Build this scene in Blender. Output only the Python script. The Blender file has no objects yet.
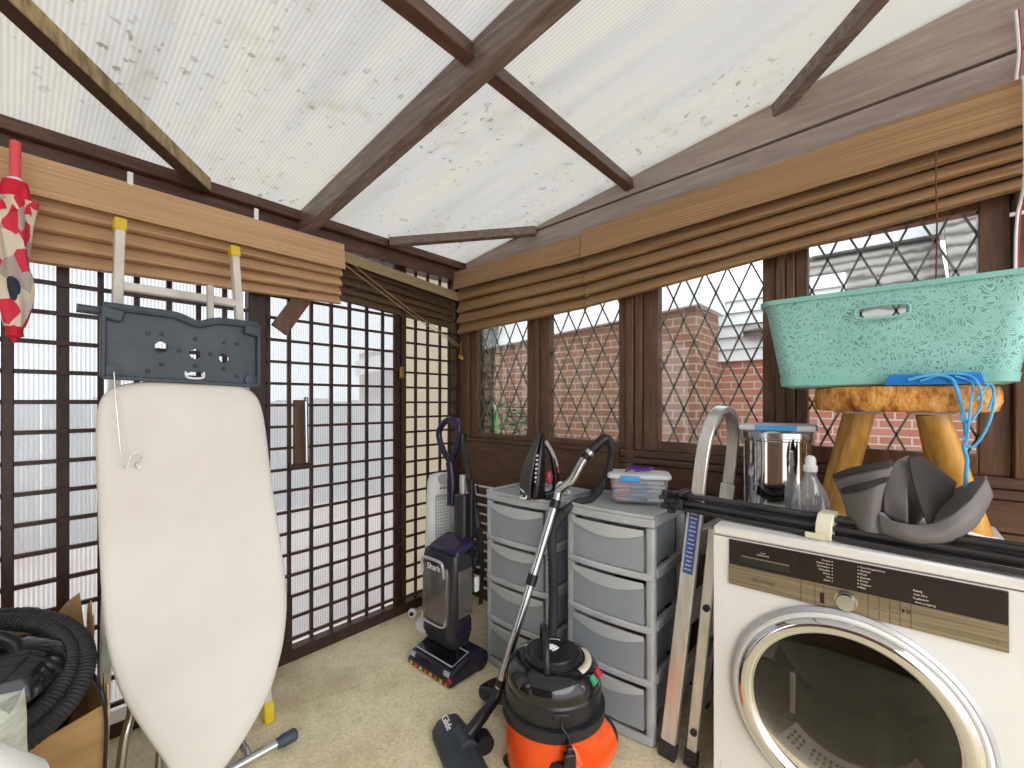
import bpy, bmesh, math, random
from mathutils import Vector, Matrix, noise
random.seed(7)
PI = math.pi
scene = bpy.context.scene
COL = scene.collection

# ------------------------------------------------------------------ camera model
ALPHA = math.atan(383/440); SA, CA = math.sin(ALPHA), math.cos(ALPHA)
HC = 1.215; F = 440.0
def _ray(x, y):
    t = (x-512)/F; v = (402-y)/F
    return CA+t*SA, SA-t*CA, v
def oX(x, y, X):            # the point of a plane X = const seen at a pixel of the photograph
    r = _ray(x, y); k = X/r[0]; return Vector((X, k*r[1], HC+k*r[2]))
def oY(x, y, Y):
    r = _ray(x, y); k = Y/r[1]; return Vector((k*r[0], Y, HC+k*r[2]))
def oZ(x, y, Z):
    r = _ray(x, y); k = (Z-HC)/r[2]; return Vector((k*r[0], k*r[1], Z))

WY, WX = 2.15, 1.93          # inner faces of the trellis wall and of the window wall
def roofz(y): return 2.09+.148*(WY-y)

# ------------------------------------------------------------------ materials
def lin(c):
    if isinstance(c, str):
        c = [int(c[i:i+2], 16)/255 for i in (0, 2, 4)]
    return tuple((v/12.92 if v <= .04045 else ((v+.055)/1.055)**2.4) for v in c)+(1,)
class NT:
    def __init__(s, name):
        s.m = bpy.data.materials.new(name); s.m.use_nodes = True
        s.t = s.m.node_tree; s.t.nodes.clear()
        s.out = s.n('ShaderNodeOutputMaterial')
    def n(s, typ, **kw):
        nd = s.t.nodes.new(typ)
        for k, v in kw.items():
            if hasattr(nd, k) and not k.startswith('i_'): setattr(nd, k, v)
        return nd
    def l(s, a, b): s.t.links.new(a, b)
    def coord(s, scale=(1, 1, 1), rot=(0, 0, 0)):
        tc = s.n('ShaderNodeTexCoord'); mp = s.n('ShaderNodeMapping')
        mp.inputs['Scale'].default_value = scale; mp.inputs['Rotation'].default_value = rot
        s.l(tc.outputs['Object'], mp.inputs['Vector']); return mp.outputs['Vector']
    def ramp(s, fac, stops):
        r = s.n('ShaderNodeValToRGB'); e = r.color_ramp.elements
        while len(e) > 1: e.remove(e[-1])
        e[0].position, e[0].color = stops[0][0], lin(stops[0][1])
        for p, c in stops[1:]:
            k = e.new(p); k.color = lin(c)
        s.l(fac, r.inputs['Fac']); return r.outputs['Color']
    def noise(s, scale, vec=None, detail=3, rough=.55):
        nn = s.n('ShaderNodeTexNoise'); nn.inputs['Scale'].default_value = scale
        nn.inputs['Detail'].default_value = detail; nn.inputs['Roughness'].default_value = rough
        s.l(vec or s.coord(), nn.inputs['Vector']); return nn.outputs['Fac']
    def math(s, op, a, b=None):
        m = s.n('ShaderNodeMath'); m.operation = op
        for i, v in enumerate((a, b)):
            if v is None: continue
            if isinstance(v, (int, float)): m.inputs[i].default_value = v
            else: s.l(v, m.inputs[i])
        return m.outputs[0]
    def mixc(s, fac, a, b, mode='MIX'):
        m = s.n('ShaderNodeMix'); m.data_type = 'RGBA'; m.blend_type = mode
        for sock, v in ((m.inputs[0], fac), (m.inputs[6], a), (m.inputs[7], b)):
            if isinstance(v, (int, float)): sock.default_value = v
            elif isinstance(v, (tuple, str)): sock.default_value = lin(v) if isinstance(v, str) else v
            else: s.l(v, sock)
        return m.outputs[2]
    def mixs(s, fac, a, b):
        m = s.n('ShaderNodeMixShader')
        if isinstance(fac, (int, float)): m.inputs[0].default_value = fac
        else: s.l(fac, m.inputs[0])
        s.l(a, m.inputs[1]); s.l(b, m.inputs[2]); return m.outputs[0]
    def bump(s, h, strength, dist=.01):
        b = s.n('ShaderNodeBump'); b.inputs['Strength'].default_value = strength
        b.inputs['Distance'].default_value = dist; s.l(h, b.inputs['Height']); return b.outputs[0]
    def pbr(s, color, rough=.5, metal=0, normal=None, spec=.5, coat=0, trans=0, ior=1.45):
        p = s.n('ShaderNodeBsdfPrincipled')
        for sock, v in (('Base Color', color), ('Roughness', rough), ('Metallic', metal)):
            if isinstance(v, str): p.inputs[sock].default_value = lin(v)
            elif isinstance(v, (int, float, tuple)): p.inputs[sock].default_value = v
            else: s.l(v, p.inputs[sock])
        p.inputs['Specular IOR Level'].default_value = spec
        p.inputs['Coat Weight'].default_value = coat
        p.inputs['Transmission Weight'].default_value = trans; p.inputs['IOR'].default_value = ior
        if normal is not None: s.l(normal, p.inputs['Normal'])
        return p.outputs[0]
    def done(s, sh): s.l(sh, s.out.inputs['Surface']); return s.m

def plain(name, c1, c2=None, scale=6, stretch=(1, 1, 1), rough=.5, metal=0, bump=0, bscale=None, spec=.5, coat=0, lo=.35, hi=.65, detail=3):
    t = NT(name); v = t.coord(stretch)
    f = t.noise(scale, v, detail)
    c = t.ramp(f, [(lo, c1), (hi, c2 or c1)])
    nm = None
    if bump: nm = t.bump(t.noise(bscale or scale*4, v, 4), bump)
    return t.done(t.pbr(c, rough, metal, nm, spec, coat))

def brown(name, stretch, c1='46312a', c2='583f34', c3='755a48', rough=.34):
    t = NT(name); v = t.coord(stretch)
    f = t.noise(5, v, 5, .6)
    c = t.ramp(f, [(.3, c1), (.55, c2), (.8, c3)])
    return t.done(t.pbr(c, rough, 0, t.bump(t.noise(9, v, 5), .25, .004), .5))
M = {}
M['brown_x'] = brown('brown painted timber x', (1.5, 14, 14))
M['brown_y'] = brown('brown painted timber y', (14, 1.5, 14))
M['brown_z'] = brown('brown painted timber z', (14, 14, 1.5), '513a2a', '654a38', '80624b')
M['board_y'] = brown('brown painted boarding', (14, 1.2, 10), '4d3528', '5c4233', '6d5040', .36)
M['gable_y'] = brown('brown gable boards with painted sheen', (12, 1.0, 12), '94867f', 'a4978f', 'bbaea7', .28)  # paler than the brown paint: roof light and sheen put into the colour
M['rafter'] = brown('brown rafter paint with painted sheen', (12, 1.2, 12), '64544e', '7a6a64', '968680', .27)  # glancing sheen on the gloss sides painted into this colour
M['trellis'] = brown('dark brown trellis paint', (10, 10, 3), '2e1d18', '3c2820', '4b342a', .45)
M['raw_wood'] = plain('bare weathered timber', '7b6743', 'b49d72', 5, (9, 9, 2), .6, bump=.3)

def roof_mat():
    t = NT('dirty twin wall roof sheet')
    tc = t.n('ShaderNodeTexCoord'); sp = t.n('ShaderNodeSeparateXYZ'); t.l(tc.outputs['Object'], sp.inputs[0])
    st = t.math('SINE', t.math('MULTIPLY', sp.outputs['X'], 2*PI/.0125))
    st = t.math('MULTIPLY_ADD', st, .5); st.node.inputs[2].default_value = .5
    big = t.noise(2.2, t.coord((4.5, .35, 1)), 5)
    c = t.ramp(big, [(.3, 'cbcac8'), (.5, 'd3d2d0'), (.75, 'd8d5cb')])
    c = t.mixc(t.math('MULTIPLY', st, .38), c, 'a8a7a3')
    g = t.ramp(t.noise(34, t.coord((1, .8, 1)), 2, .5), [(.645, '000000'), (.70, 'ffffff')])
    g2 = t.ramp(t.noise(1.9, None, 2), [(.40, '222222'), (.66, 'ffffff')])
    c = t.mixc(t.math('MULTIPLY', t.math('MULTIPLY', g, g2), .7), c, '6f6a5e')
    g3 = t.ramp(t.noise(13, t.coord((1, .7, 1)), 5, .65), [(.56, '000000'), (.74, 'ffffff')])
    c = t.mixc(t.math('MULTIPLY', t.math('MULTIPLY', g3, g2), .45), c, 'a0967a')
    tr = t.n('ShaderNodeBsdfTranslucent'); t.l(c, tr.inputs['Color'])
    df = t.n('ShaderNodeBsdfDiffuse'); t.l(c, df.inputs['Color'])
    return t.done(t.mixs(.25, tr.outputs[0], df.outputs[0]))
M['roof'] = roof_mat()

def ribbed_mat(name, tint, clear):
    t = NT(name)
    tc = t.n('ShaderNodeTexCoord'); sp = t.n('ShaderNodeSeparateXYZ'); t.l(tc.outputs['Object'], sp.inputs[0])
    st = t.math('SINE', t.math('MULTIPLY', sp.outputs['X'], 2*PI/.0115))
    st = t.math('MULTIPLY_ADD', st, .5); st.node.inputs[2].default_value = .5
    rung = t.noise(1.5, t.coord((2, 1, 2)), 3)
    c = t.mixc(t.math('MULTIPLY', st, .5), tint, '9a9c9e')
    c = t.mixc(t.math('MULTIPLY', rung, .25), c, 'c9c4b8')
    tr = t.n('ShaderNodeBsdfTranslucent'); t.l(c, tr.inputs['Color'])
    tp = t.n('ShaderNodeBsdfTransparent'); tp.inputs[0].default_value = (.93, .95, .96, 1)
    gl = t.n('ShaderNodeBsdfGlossy'); gl.inputs['Roughness'].default_value = .25
    f = t.math('MULTIPLY_ADD', st, -.35); f.node.inputs[2].default_value = clear+.17
    a = t.mixs(f, tr.outputs[0], tp.outputs[0])
    return t.done(t.mixs(.04, a, gl.outputs[0]))
M['ribbed'] = ribbed_mat('ribbed clear plastic sheet', 'c2c6ca', .48)
M['ribbed_cream'] = ribbed_mat('ribbed cream plastic sheet', 'd9d0b9', .12)

def glass_mat(name, tint=(1, 1, 1, 1), refl=1.0, rough=0.0, ior=1.45):
    t = NT(name)
    tp = t.n('ShaderNodeBsdfTransparent'); tp.inputs[0].default_value = tint
    gl = t.n('ShaderNodeBsdfGlossy'); gl.inputs['Roughness'].default_value = rough
    fr = t.n('ShaderNodeFresnel'); fr.inputs[0].default_value = ior
    return t.done(t.mixs(t.math('MULTIPLY', fr.outputs[0], refl), tp.outputs[0], gl.outputs[0]))
M['glass'] = glass_mat('window glass', (.95, .97, .96, 1), .9)
M['door_glass'] = glass_mat('smoked dryer door glass', (.44, .42, .41, 1), 1.2)
M['clear_plastic'] = glass_mat('smooth clear plastic', (.86, .9, .92, 1), 1.2, .08)

def semi(name, color, clear, rough=.35, gl_fac=.08):
    t = NT(name)
    d = t.n('ShaderNodeBsdfDiffuse'); d.inputs[0].default_value = lin(color)
    r = t.n('ShaderNodeBsdfTranslucent'); r.inputs[0].default_value = lin(color)
    tp = t.n('ShaderNodeBsdfTransparent'); tp.inputs[0].default_value = (.9, .93, .96, 1)
    gl = t.n('ShaderNodeBsdfGlossy'); gl.inputs['Roughness'].default_value = rough
    a = t.mixs(.4, d.outputs[0], r.outputs[0])
    a = t.mixs(clear, a, tp.outputs[0])
    return t.done(t.mixs(gl_fac, a, gl.outputs[0]))
M['drawer'] = semi('smoky translucent drawer plastic', 'ccd3da', .42, .3, .06)
M['drawer_lip'] = semi('pale translucent drawer lip', 'e6eaee', .15, .3, .1)
M['tub'] = semi('clear tub plastic', 'f2f5f7', .80, .2, .05)
M['white_lid'] = semi('frosted white lid', 'f6f7f8', .08, .3, .06)

def carpet():
    t = NT('worn beige carpet')
    v = t.coord()
    big = t.noise(1.7, v, 5, .6); fine = t.noise(70, v, 4, .7); mid = t.noise(14, v, 4, .6)
    c = t.ramp(fine, [(.3, 'd2c49c'), (.5, 'ecdfbd'), (.7, 'f6ecd2')])
    c = t.mixc(t.math('MULTIPLY', t.ramp(mid, [(.5, '000000'), (.75, 'ffffff')]), .35), c, 'a8976e')
    c = t.mixc(t.math('MULTIPLY', t.ramp(big, [(.5, '000000'), (.72, 'ffffff')]), .55), c, '9c8258')
    return t.done(t.pbr(c, .95, 0, t.bump(fine, .6, .01), .15))
M['carpet'] = carpet()

def blind_mat(name, axis, cols):
    t = NT(name)
    s = (.8, 30, 150) if axis == 'x' else (30, .8, 150)
    f = t.noise(1.2, t.coord(s), 4, .65)
    c = t.ramp(f, [(.25, cols[0]), (.5, cols[1]), (.78, cols[2])])
    return t.done(t.pbr(c, .55, 0, t.bump(f, .3, .004), .3))
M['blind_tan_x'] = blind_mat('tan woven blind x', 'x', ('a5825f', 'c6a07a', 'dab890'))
M['blind_grey_x'] = blind_mat('olive woven blind', 'x', ('75654a', '948260', 'b09e7c'))
M['blind_shaded'] = blind_mat('olive woven blind with painted shade', 'x', ('463627', '5e4b38', '786249'))  # darker copy of the olive blind, shade on its folds put into the colour
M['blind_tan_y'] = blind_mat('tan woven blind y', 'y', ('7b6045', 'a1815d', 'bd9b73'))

def brick_mat(name, c1, c2, mortar, scale=1.0):
    t = NT(name)
    tc = t.n('ShaderNodeTexCoord'); sp = t.n('ShaderNodeSeparateXYZ'); t.l(tc.outputs['Object'], sp.inputs[0])
    cb = t.n('ShaderNodeCombineXYZ'); t.l(t.math('ADD', sp.outputs['Y'], sp.outputs['X']), cb.inputs[0]); t.l(sp.outputs['Z'], cb.inputs[1])
    b = t.n('ShaderNodeTexBrick'); t.l(cb.outputs[0], b.inputs['Vector'])
    b.inputs['Scale'].default_value = scale
    b.inputs['Brick Width'].default_value = .225; b.inputs['Row Height'].default_value = .075
    b.inputs['Mortar Size'].default_value = .007; b.inputs['Mortar Smooth'].default_value = .2; b.inputs['Bias'].default_value = 0
    b.inputs['Color1'].default_value = lin(c1); b.inputs['Color2'].default_value = lin(c2); b.inputs['Mortar'].default_value = lin(mortar)
    c = t.mixc(t.math('MULTIPLY', t.noise(9, None, 4), .35), b.outputs['Color'], '8a6a58')
    return t.done(t.pbr(c, .9, 0, t.bump(b.outputs['Fac'], -.4, .01), .2))
M['brick'] = brick_mat('brown brick', '654639', '785648', '948a7e')
M['brick_red'] = brick_mat('red brick', '9a6256', 'a87468', 'b8aea4')

def tiles_mat():
    t = NT('grey roof tiles')
    w = t.n('ShaderNodeTexWave'); w.wave_type = 'BANDS'; w.bands_direction = 'Z'
    w.inputs['Scale'].default_value = 2.2; w.inputs['Distortion'].default_value = 2.6; w.inputs['Detail Scale'].default_value = 3.0
    t.l(t.coord((1, 1, 1)), w.inputs['Vector'])
    c = t.ramp(w.outputs['Fac'], [(.0, '4b4846'), (.35, '716d6b'), (.9, '85817f')])
    return t.done(t.pbr(c, .85, 0, t.bump(w.outputs['Fac'], .5, .03), .2))
M['tiles'] = tiles_mat()
M['white_paint'] = plain('white painted boards', 'c6cace', 'd6d9dc', 4, rough=.5)
M['paving'] = plain('pale pink paving', 'c9aea4', 'e0cfc6', 2.2, rough=.9)
M['fence'] = plain('grey weathered fence', '8d9192', 'a9acab', 3, (6, 6, 1), .85)
M['lead'] = plain('grey green lead strip', '59625b', '7c857e', 20, rough=.5, metal=.3)
M['dark'] = plain('black rubber', '232326', '303034', 10, rough=.6)
M['black_gloss'] = plain('glossy black plastic', '0d0d10', '15151a', 10, rough=.12, coat=.4)
M['black_satin'] = plain('satin black plastic', '161619', '202024', 10, rough=.3)
M['pole_black'] = plain('black painted tube', '2a292b', '383739', 6, rough=.2)
M['slate'] = plain('slate blue grey plastic', '3c4650', '48525d', 12, rough=.42, bump=.05, bscale=120)
M['slate_foot'] = plain('ribbed slate rubber', '34404c', '3e4a57', 12, rough=.5)
M['steel'] = plain('bright tube steel', 'b9bcbe', 'd2d4d6', 8, (1, 1, 1), .22, 1)
M['chrome'] = plain('chrome', 'cfcfcf', 'dcdcdc', 4, rough=.06, metal=1)
M['brushed'] = plain('brushed steel panel', '857d6d', 'a39a87', 4, (60, 1, 60), .3, .85)
M['alu'] = plain('aluminium', 'c9c9c6', 'dededb', 8, (6, 6, 1), .32, .75)
M['alu_white'] = plain('worn white coated aluminium', 'c8c5bc', 'e6e3da', 9, rough=.5, metal=.1)
M['yellow'] = plain('yellow plastic', 'd8b91e', 'e8ca36', 8, rough=.45)
M['cover'] = plain('white cotton board cover', 'dbd7d1', 'e4e1dc', 3, rough=.9, bump=.15, bscale=9)
M['board_edge'] = plain('cream cover edge', 'd9cbb6', 'e6dccb', 6, rough=.9)
M['cardboard'] = plain('brown cardboard', 'a98658', 'c09a6a', 5, (1, 1, 3), .85)
M['tear'] = plain('torn pale cardboard', 'c8a97c', 'd8bf96', 20, rough=.9)
M['bag_green'] = plain('pale green plastic wrap', 'd3dcc8', 'e9eee0', 7, (3, 3, 12), .4, bump=.8, bscale=12)
M['bag_white'] = plain('white plastic bag', 'e4e4e2', 'f6f6f4', 6, rough=.4, bump=.5, bscale=14)
M['white'] = plain('white enamel', 'dcdbd8', 'e4e3e1', 3, rough=.28)
M['white_plastic'] = plain('white plastic', 'ebeef1', 'f3f5f7', 4, rough=.35)
M['panel_dark'] = plain('dark brown control panel', '1d1416', '281c1e', 6, rough=.15)
M['text_pale'] = plain('pale print', 'cfc4b4', 'd8cdbd', 5, rough=.6)
M['text_dark'] = plain('dark print', '4b453b', '544d42', 5, rough=.6)
M['text_white'] = plain('white print', 'f0f0f0', 'f5f5f5', 5, rough=.5)
M['drum'] = plain('drum steel', '8a8580', 'a19b95', 4, rough=.28, metal=.9)
M['gasket'] = plain('pale grey drum paddle', 'a4a19e', 'bab7b3', 5, rough=.5)
M['tower_grey'] = plain('silver grey plastic', 'a9adb1', 'bcbfc2', 7, rough=.3, metal=.1)
M['orange'] = plain('orange plastic', 'dd4a12', 'ee5c1e', 5, rough=.28)
M['red'] = plain('red plastic', 'b31f35', 'c22a40', 5, rough=.35)
M['green'] = plain('green plastic', '2f9a68', '3aa874', 5, rough=.35)
M['purple'] = plain('purple plastic', '221a38', '2b2146', 5, rough=.2)
M['nozzle_dark'] = plain('dark purple black plastic', '1b1727', '241e34', 5, rough=.2)
M['charcoal'] = plain('charcoal plastic', '28272c', '333238', 6, rough=.3)
M['bin_clear'] = semi('smoky dust bin plastic', '8d8683', .45, .15, .12)
M['head_grey'] = plain('dark slate floor tool', '2d3238', '383e45', 8, rough=.45)
M['iron_black'] = plain('black iron body', '17151b', '241f29', 6, rough=.2)
M['iron_grey'] = plain('silver iron trim', 'a9a9ae', 'c2c2c6', 6, rough=.3, metal=.3)
M['iron_pink'] = plain('dusky red iron trim', 'a3434f', 'b85560', 6, rough=.3)
M['teal'] = None
M['blue'] = plain('blue plastic', '1672c4', '2282d4', 6, rough=.35)
M['blue_clip'] = plain('bright blue clip', '3e96e0', '54a6ec', 6, rough=.35)
M['string'] = plain('light blue cord', '3fa4dd', '58b6ea', 20, rough=.6)
M['cream_tape'] = plain('cream masking tape', 'd9d3b8', 'e8e3cc', 8, rough=.6)
M['cloth_grey'] = plain('grey polyester cloth', '625e5d', '767170', 3, rough=.55, bump=.1, bscale=40)
M['cloth_dark'] = plain('dark cloth lining', '2c2827', '3a3534', 5, rough=.8)
M['brass'] = plain('brass', 'b08a3a', 'cda452', 8, rough=.3, metal=.9)
M['cord_tan'] = plain('tan cord', 'a08a5e', 'b59f72', 20, rough=.8)
M['cord_brown'] = plain('brown cord', '5e3a2a', '6d4634', 20, rough=.8)
M['pink_handle'] = plain('coral red handle', 'e04a55', 'ee5f68', 8, rough=.3)
M['red_fabric'] = plain('red fabric', 'c41230', 'd81f3d', 8, rough=.7)
M['leg_wood'] = plain('golden varnished wood', 'b8842f', 'd6a350', 4, (10, 10, 2), .35, coat=.2)
M['paper'] = plain('white paper', 'e8e8ea', 'f2f2f4', 4, rough=.8)
M['leaf'] = plain('green leaves', '3c4b2e', '66744c', 9, rough=.7)
M['bottle_green'] = plain('green bottle plastic', '4fae4a', '6cc860', 6, rough=.25)
M['label_blue'] = plain('blue printed label', '2f58a8', '3b66b8', 30, rough=.5)
M['purple_ribbon'] = plain('purple ribbon', '5e1fa0', '7a34bd', 10, rough=.4)

def patch_mat():
    t = NT('patchwork umbrella fabric')
    v = t.n('ShaderNodeTexVoronoi'); v.inputs['Scale'].default_value = 30
    t.l(t.coord((1, 1, .6)), v.inputs['Vector'])
    sp = t.n('ShaderNodeSeparateColor'); t.l(v.outputs['Color'], sp.inputs[0])
    r = t.n('ShaderNodeValToRGB'); r.color_ramp.interpolation = 'CONSTANT'
    e = r.color_ramp.elements; e[0].position = 0; e[0].color = lin('ddd2c0'); e[1].position = .52; e[1].color = lin('d8304a')
    for p, c in ((.68, '2c3348'), (.82, 'b3aaa2'), (.9, 'e6dccb')):
        k = e.new(p); k.color = lin(c)
    t.l(sp.outputs[0], r.inputs[0])
    return t.done(t.pbr(r.outputs[0], .7))
M['patch'] = patch_mat()
def bark_mat():
    t = NT('live edge bark')
    f = t.noise(24, t.coord((1, 1, .5)), 6, .75); g = t.noise(5, None, 3)
    c = t.ramp(f, [(.34, '54301a'), (.43, 'a2672e'), (.54, 'd69a50'), (.68, 'ecc688')])
    return t.done(t.pbr(c, .6, 0, t.bump(f, .8, .012), .3))
M['bark'] = bark_mat()
def teal_mat():
    t = NT('teal lace pattern plastic')
    v = t.n('ShaderNodeTexVoronoi'); v.feature = 'DISTANCE_TO_EDGE'; v.inputs['Scale'].default_value = 62
    d = t.n('ShaderNodeTexNoise'); d.inputs['Scale'].default_value = 12; t.l(t.coord(), d.inputs['Vector'])
    add = t.mixc(.06, t.coord(), d.outputs['Color'], 'ADD'); t.l(add, v.inputs['Vector'])
    w = t.n('ShaderNodeTexVoronoi'); w.inputs['Scale'].default_value = 23; t.l(add, w.inputs['Vector'])
    ring = t.math('SINE', t.math('MULTIPLY', w.outputs['Distance'], 58))
    hole = t.math('MULTIPLY', t.math('GREATER_THAN', v.outputs['Distance'], .17), t.math('LESS_THAN', ring, .1))
    c = t.ramp(t.noise(8), [(.35, '7fbdb6'), (.65, '90c9c3')])
    c = t.mixc(t.math('MULTIPLY', t.math('GREATER_THAN', ring, .35), .4), c, 'b4dad6')
    n = t.bump(t.math('ADD', v.outputs['Distance'], t.math('MULTIPLY', ring, .15)), -.7, .012)
    p = t.pbr(c, .32, 0, n)
    tp = t.n('ShaderNodeBsdfTransparent')
    return t.done(t.mixs(t.math('MULTIPLY', hole, .5), p, tp.outputs[0]))
M['teal'] = teal_mat()
M['teal_plain'] = plain('teal plastic', '80bdb4', '8cc8bf', 8, rough=.32)
M['teal_dark'] = plain('deep teal plastic', '2f9a9c', '3aa6a8', 8, rough=.32)

# ------------------------------------------------------------------ mesh builder
def cat(pts, n=8, closed=False):
    """Catmull-Rom through the points."""
    P = [Vector(p) for p in pts]; out = []; N = len(P)
    for i in range(N if closed else N-1):
        if closed: p0, p1, p2, p3 = P[i-1], P[i], P[(i+1) % N], P[(i+2) % N]
        else:
            p1, p2 = P[i], P[i+1]
            p0 = P[i-1] if i else p1*2-p2
            p3 = P[i+2] if i+2 < N else p2*2-p1
        for k in range(n):
            t = k/n
            out.append(.5*((2*p1)+(p2-p0)*t+(2*p0-5*p1+4*p2-p3)*t*t+(3*p1-p0-3*p2+p3)*t**3))
    if not closed: out.append(P[-1])
    return out
class MB:
    def __init__(s): s.bm = bmesh.new()
    def hexa(s, c):
        v = [s.bm.verts.new(p) for p in c]
        for f in ((0, 3, 2, 1), (4, 5, 6, 7), (0, 1, 5, 4), (1, 2, 6, 5), (2, 3, 7, 6), (3, 0, 4, 7)):
            s.bm.faces.new([v[i] for i in f])
        return s
    def box(s, x0, x1, y0, y1, z0, z1):
        return s.hexa([(x0, y0, z0), (x1, y0, z0), (x1, y1, z0), (x0, y1, z0), (x0, y0, z1), (x1, y0, z1), (x1, y1, z1), (x0, y1, z1)])
    def obox(s, c, size, R=Matrix()):
        c = Vector(c); R = R.to_3x3(); x, y, z = [v/2 for v in size]
        return s.hexa([c+R@Vector(p) for p in ((-x, -y, -z), (x, -y, -z), (x, y, -z), (-x, y, -z), (-x, -y, z), (x, -y, z), (x, y, z), (-x, y, z))])
    def bar(s, p0, p1, w, h, up=(0, 0, 1)):
        p0, p1 = Vector(p0), Vector(p1); d = (p1-p0).normalized(); up = Vector(up)
        a = d.cross(up).normalized(); b = a.cross(d).normalized(); c = []
        for p in (p0, p1): c += [p-a*w/2-b*h/2, p+a*w/2-b*h/2, p+a*w/2+b*h/2, p-a*w/2+b*h/2]
        return s.hexa(c)
    def rings(s, rings, cap=True, closed=False):
        V = [[s.bm.verts.new(p) for p in r] for r in rings]; n = len(V[0])
        for i in range(len(V)-(0 if closed else 1)):
            a, b = V[i], V[(i+1) % len(V)]
            for k in range(n):
                s.bm.faces.new((a[k], a[(k+1) % n], b[(k+1) % n], b[k]))
        if cap and not closed:
            s.bm.faces.new(V[0][::-1]); s.bm.faces.new(V[-1])
        return s
    def tube(s, pts, r, seg=10, closed=False, sx=1.0, rib=0, cap=True):
        P = [Vector(p) for p in pts]; N = len(P)
        T = []
        for i in range(N):
            a = P[i-1] if (i or closed) else P[0]; b = P[(i+1) % N] if (i+1 < N or closed) else P[-1]
            T.append((b-a).normalized())
        u = T[0].orthogonal().normalized()
        rs = []
        for i in range(N):
            u = (u-T[i]*u.dot(T[i]))
            u = u.normalized() if u.length > 1e-6 else T[i].orthogonal().normalized()
            w = T[i].cross(u)
            rr = r[i] if isinstance(r, (list, tuple)) else r
            if rib and i % 2: rr *= 1-rib
            rs.append([P[i]+(u*math.cos(2*PI*k/seg)*sx+w*math.sin(2*PI*k/seg))*rr for k in range(seg)])
        return s.rings(rs, cap, closed)
    def cyl(s, p0, p1, r0, r1=None, seg=20):
        return s.tube([p0, p1], [r0, r1 if r1 is not None else r0], seg)
    def lathe(s, prof, c=(0, 0, 0), R=Matrix(), seg=32, sx=1, sy=1, cap=True):
        c = Vector(c); R = R.to_3x3()
        return s.rings([[c+R@Vector((max(r, 1e-4)*math.cos(2*PI*k/seg)*sx, max(r, 1e-4)*math.sin(2*PI*k/seg)*sy, z)) for k in range(seg)] for r, z in prof], cap)
    def prism(s, poly, off):
        off = Vector(off); P = [Vector(p) for p in poly]
        a = [s.bm.verts.new(p) for p in P]; b = [s.bm.verts.new(p+off) for p in P]; n = len(P)
        s.bm.faces.new(a[::-1]); s.bm.faces.new(b)
        for k in range(n): s.bm.faces.new((a[k], a[(k+1) % n], b[(k+1) % n], b[k]))
        return s
    def grid(s, rows):
        V = [[s.bm.verts.new(p) for p in r] for r in rows]
        for i in range(len(V)-1):
            for k in range(len(V[0])-1): s.bm.faces.new((V[i][k], V[i][k+1], V[i+1][k+1], V[i+1][k]))
        return s
    def ball(s, c, r, seg=16, sc=(1, 1, 1), R=Matrix()):
        n = seg//2
        return s.lathe([(r*math.sin(PI*i/n), -r*math.cos(PI*i/n)*sc[2]) for i in range(n+1)], c, R, seg, sc[0], sc[1])
    def build(s, name, mat, parent=None, bevel=0, solid=0, smooth=True, sub=0, ang=.6, seg=2):
        bmesh.ops.recalc_face_normals(s.bm, faces=s.bm.faces)
        base = Vector(parent['_w']) if parent is not None else Vector()
        if parent is not None: bmesh.ops.translate(s.bm, verts=s.bm.verts, vec=-base)
        me = bpy.data.meshes.new(name); s.bm.to_mesh(me); s.bm.free()
        me.materials.append(M[mat] if isinstance(mat, str) else mat)
        if smooth:
            for p in me.polygons: p.use_smooth = True
            me.set_sharp_from_angle(angle=ang)
        o = bpy.data.objects.new(name, me); COL.objects.link(o)
        if parent is not None: o.parent = parent
        o['_w'] = tuple(base)
        if solid:
            m = o.modifiers.new('s', 'SOLIDIFY'); m.thickness = solid; m.offset = 0
        if sub:
            m = o.modifiers.new('u', 'SUBSURF'); m.levels = sub; m.render_levels = sub
        if bevel:
            m = o.modifiers.new('b', 'BEVEL'); m.width = bevel; m.segments = seg; m.limit_method = 'ANGLE'; m.angle_limit = .7
        return o
def thing(name, label, catg, loc, group=None):
    o = bpy.data.objects.new(name, None); COL.objects.link(o); o.location = loc; o.empty_display_size = .05
    o['_w'] = tuple(loc); o['label'] = label; o['category'] = catg
    if group: o['group'] = group
    return o
def struct(name, loc=(0, 0, 0)):
    o = bpy.data.objects.new(name, None); COL.objects.link(o); o.location = loc; o['_w'] = tuple(loc); o['kind'] = 'structure'
    return o
def tag(o, label, catg, group=None, kind=None):
    o['label'] = label; o['category'] = catg
    if group: o['group'] = group
    if kind: o['kind'] = kind
    return o
def single(mb, name, mat, label, catg, group=None, **kw):
    """A thing that is one mesh; its origin is moved to its base."""
    o = mb.build(name, mat, None, **kw)
    me = o.data; xs = [v.co for v in me.vertices]
    b = Vector((sum(v.x for v in xs)/len(xs), sum(v.y for v in xs)/len(xs), min(v.z for v in xs)))
    me.transform(Matrix.Translation(-b)); o.location = b; o['_w'] = tuple(b)
    return tag(o, label, catg, group)
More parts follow.
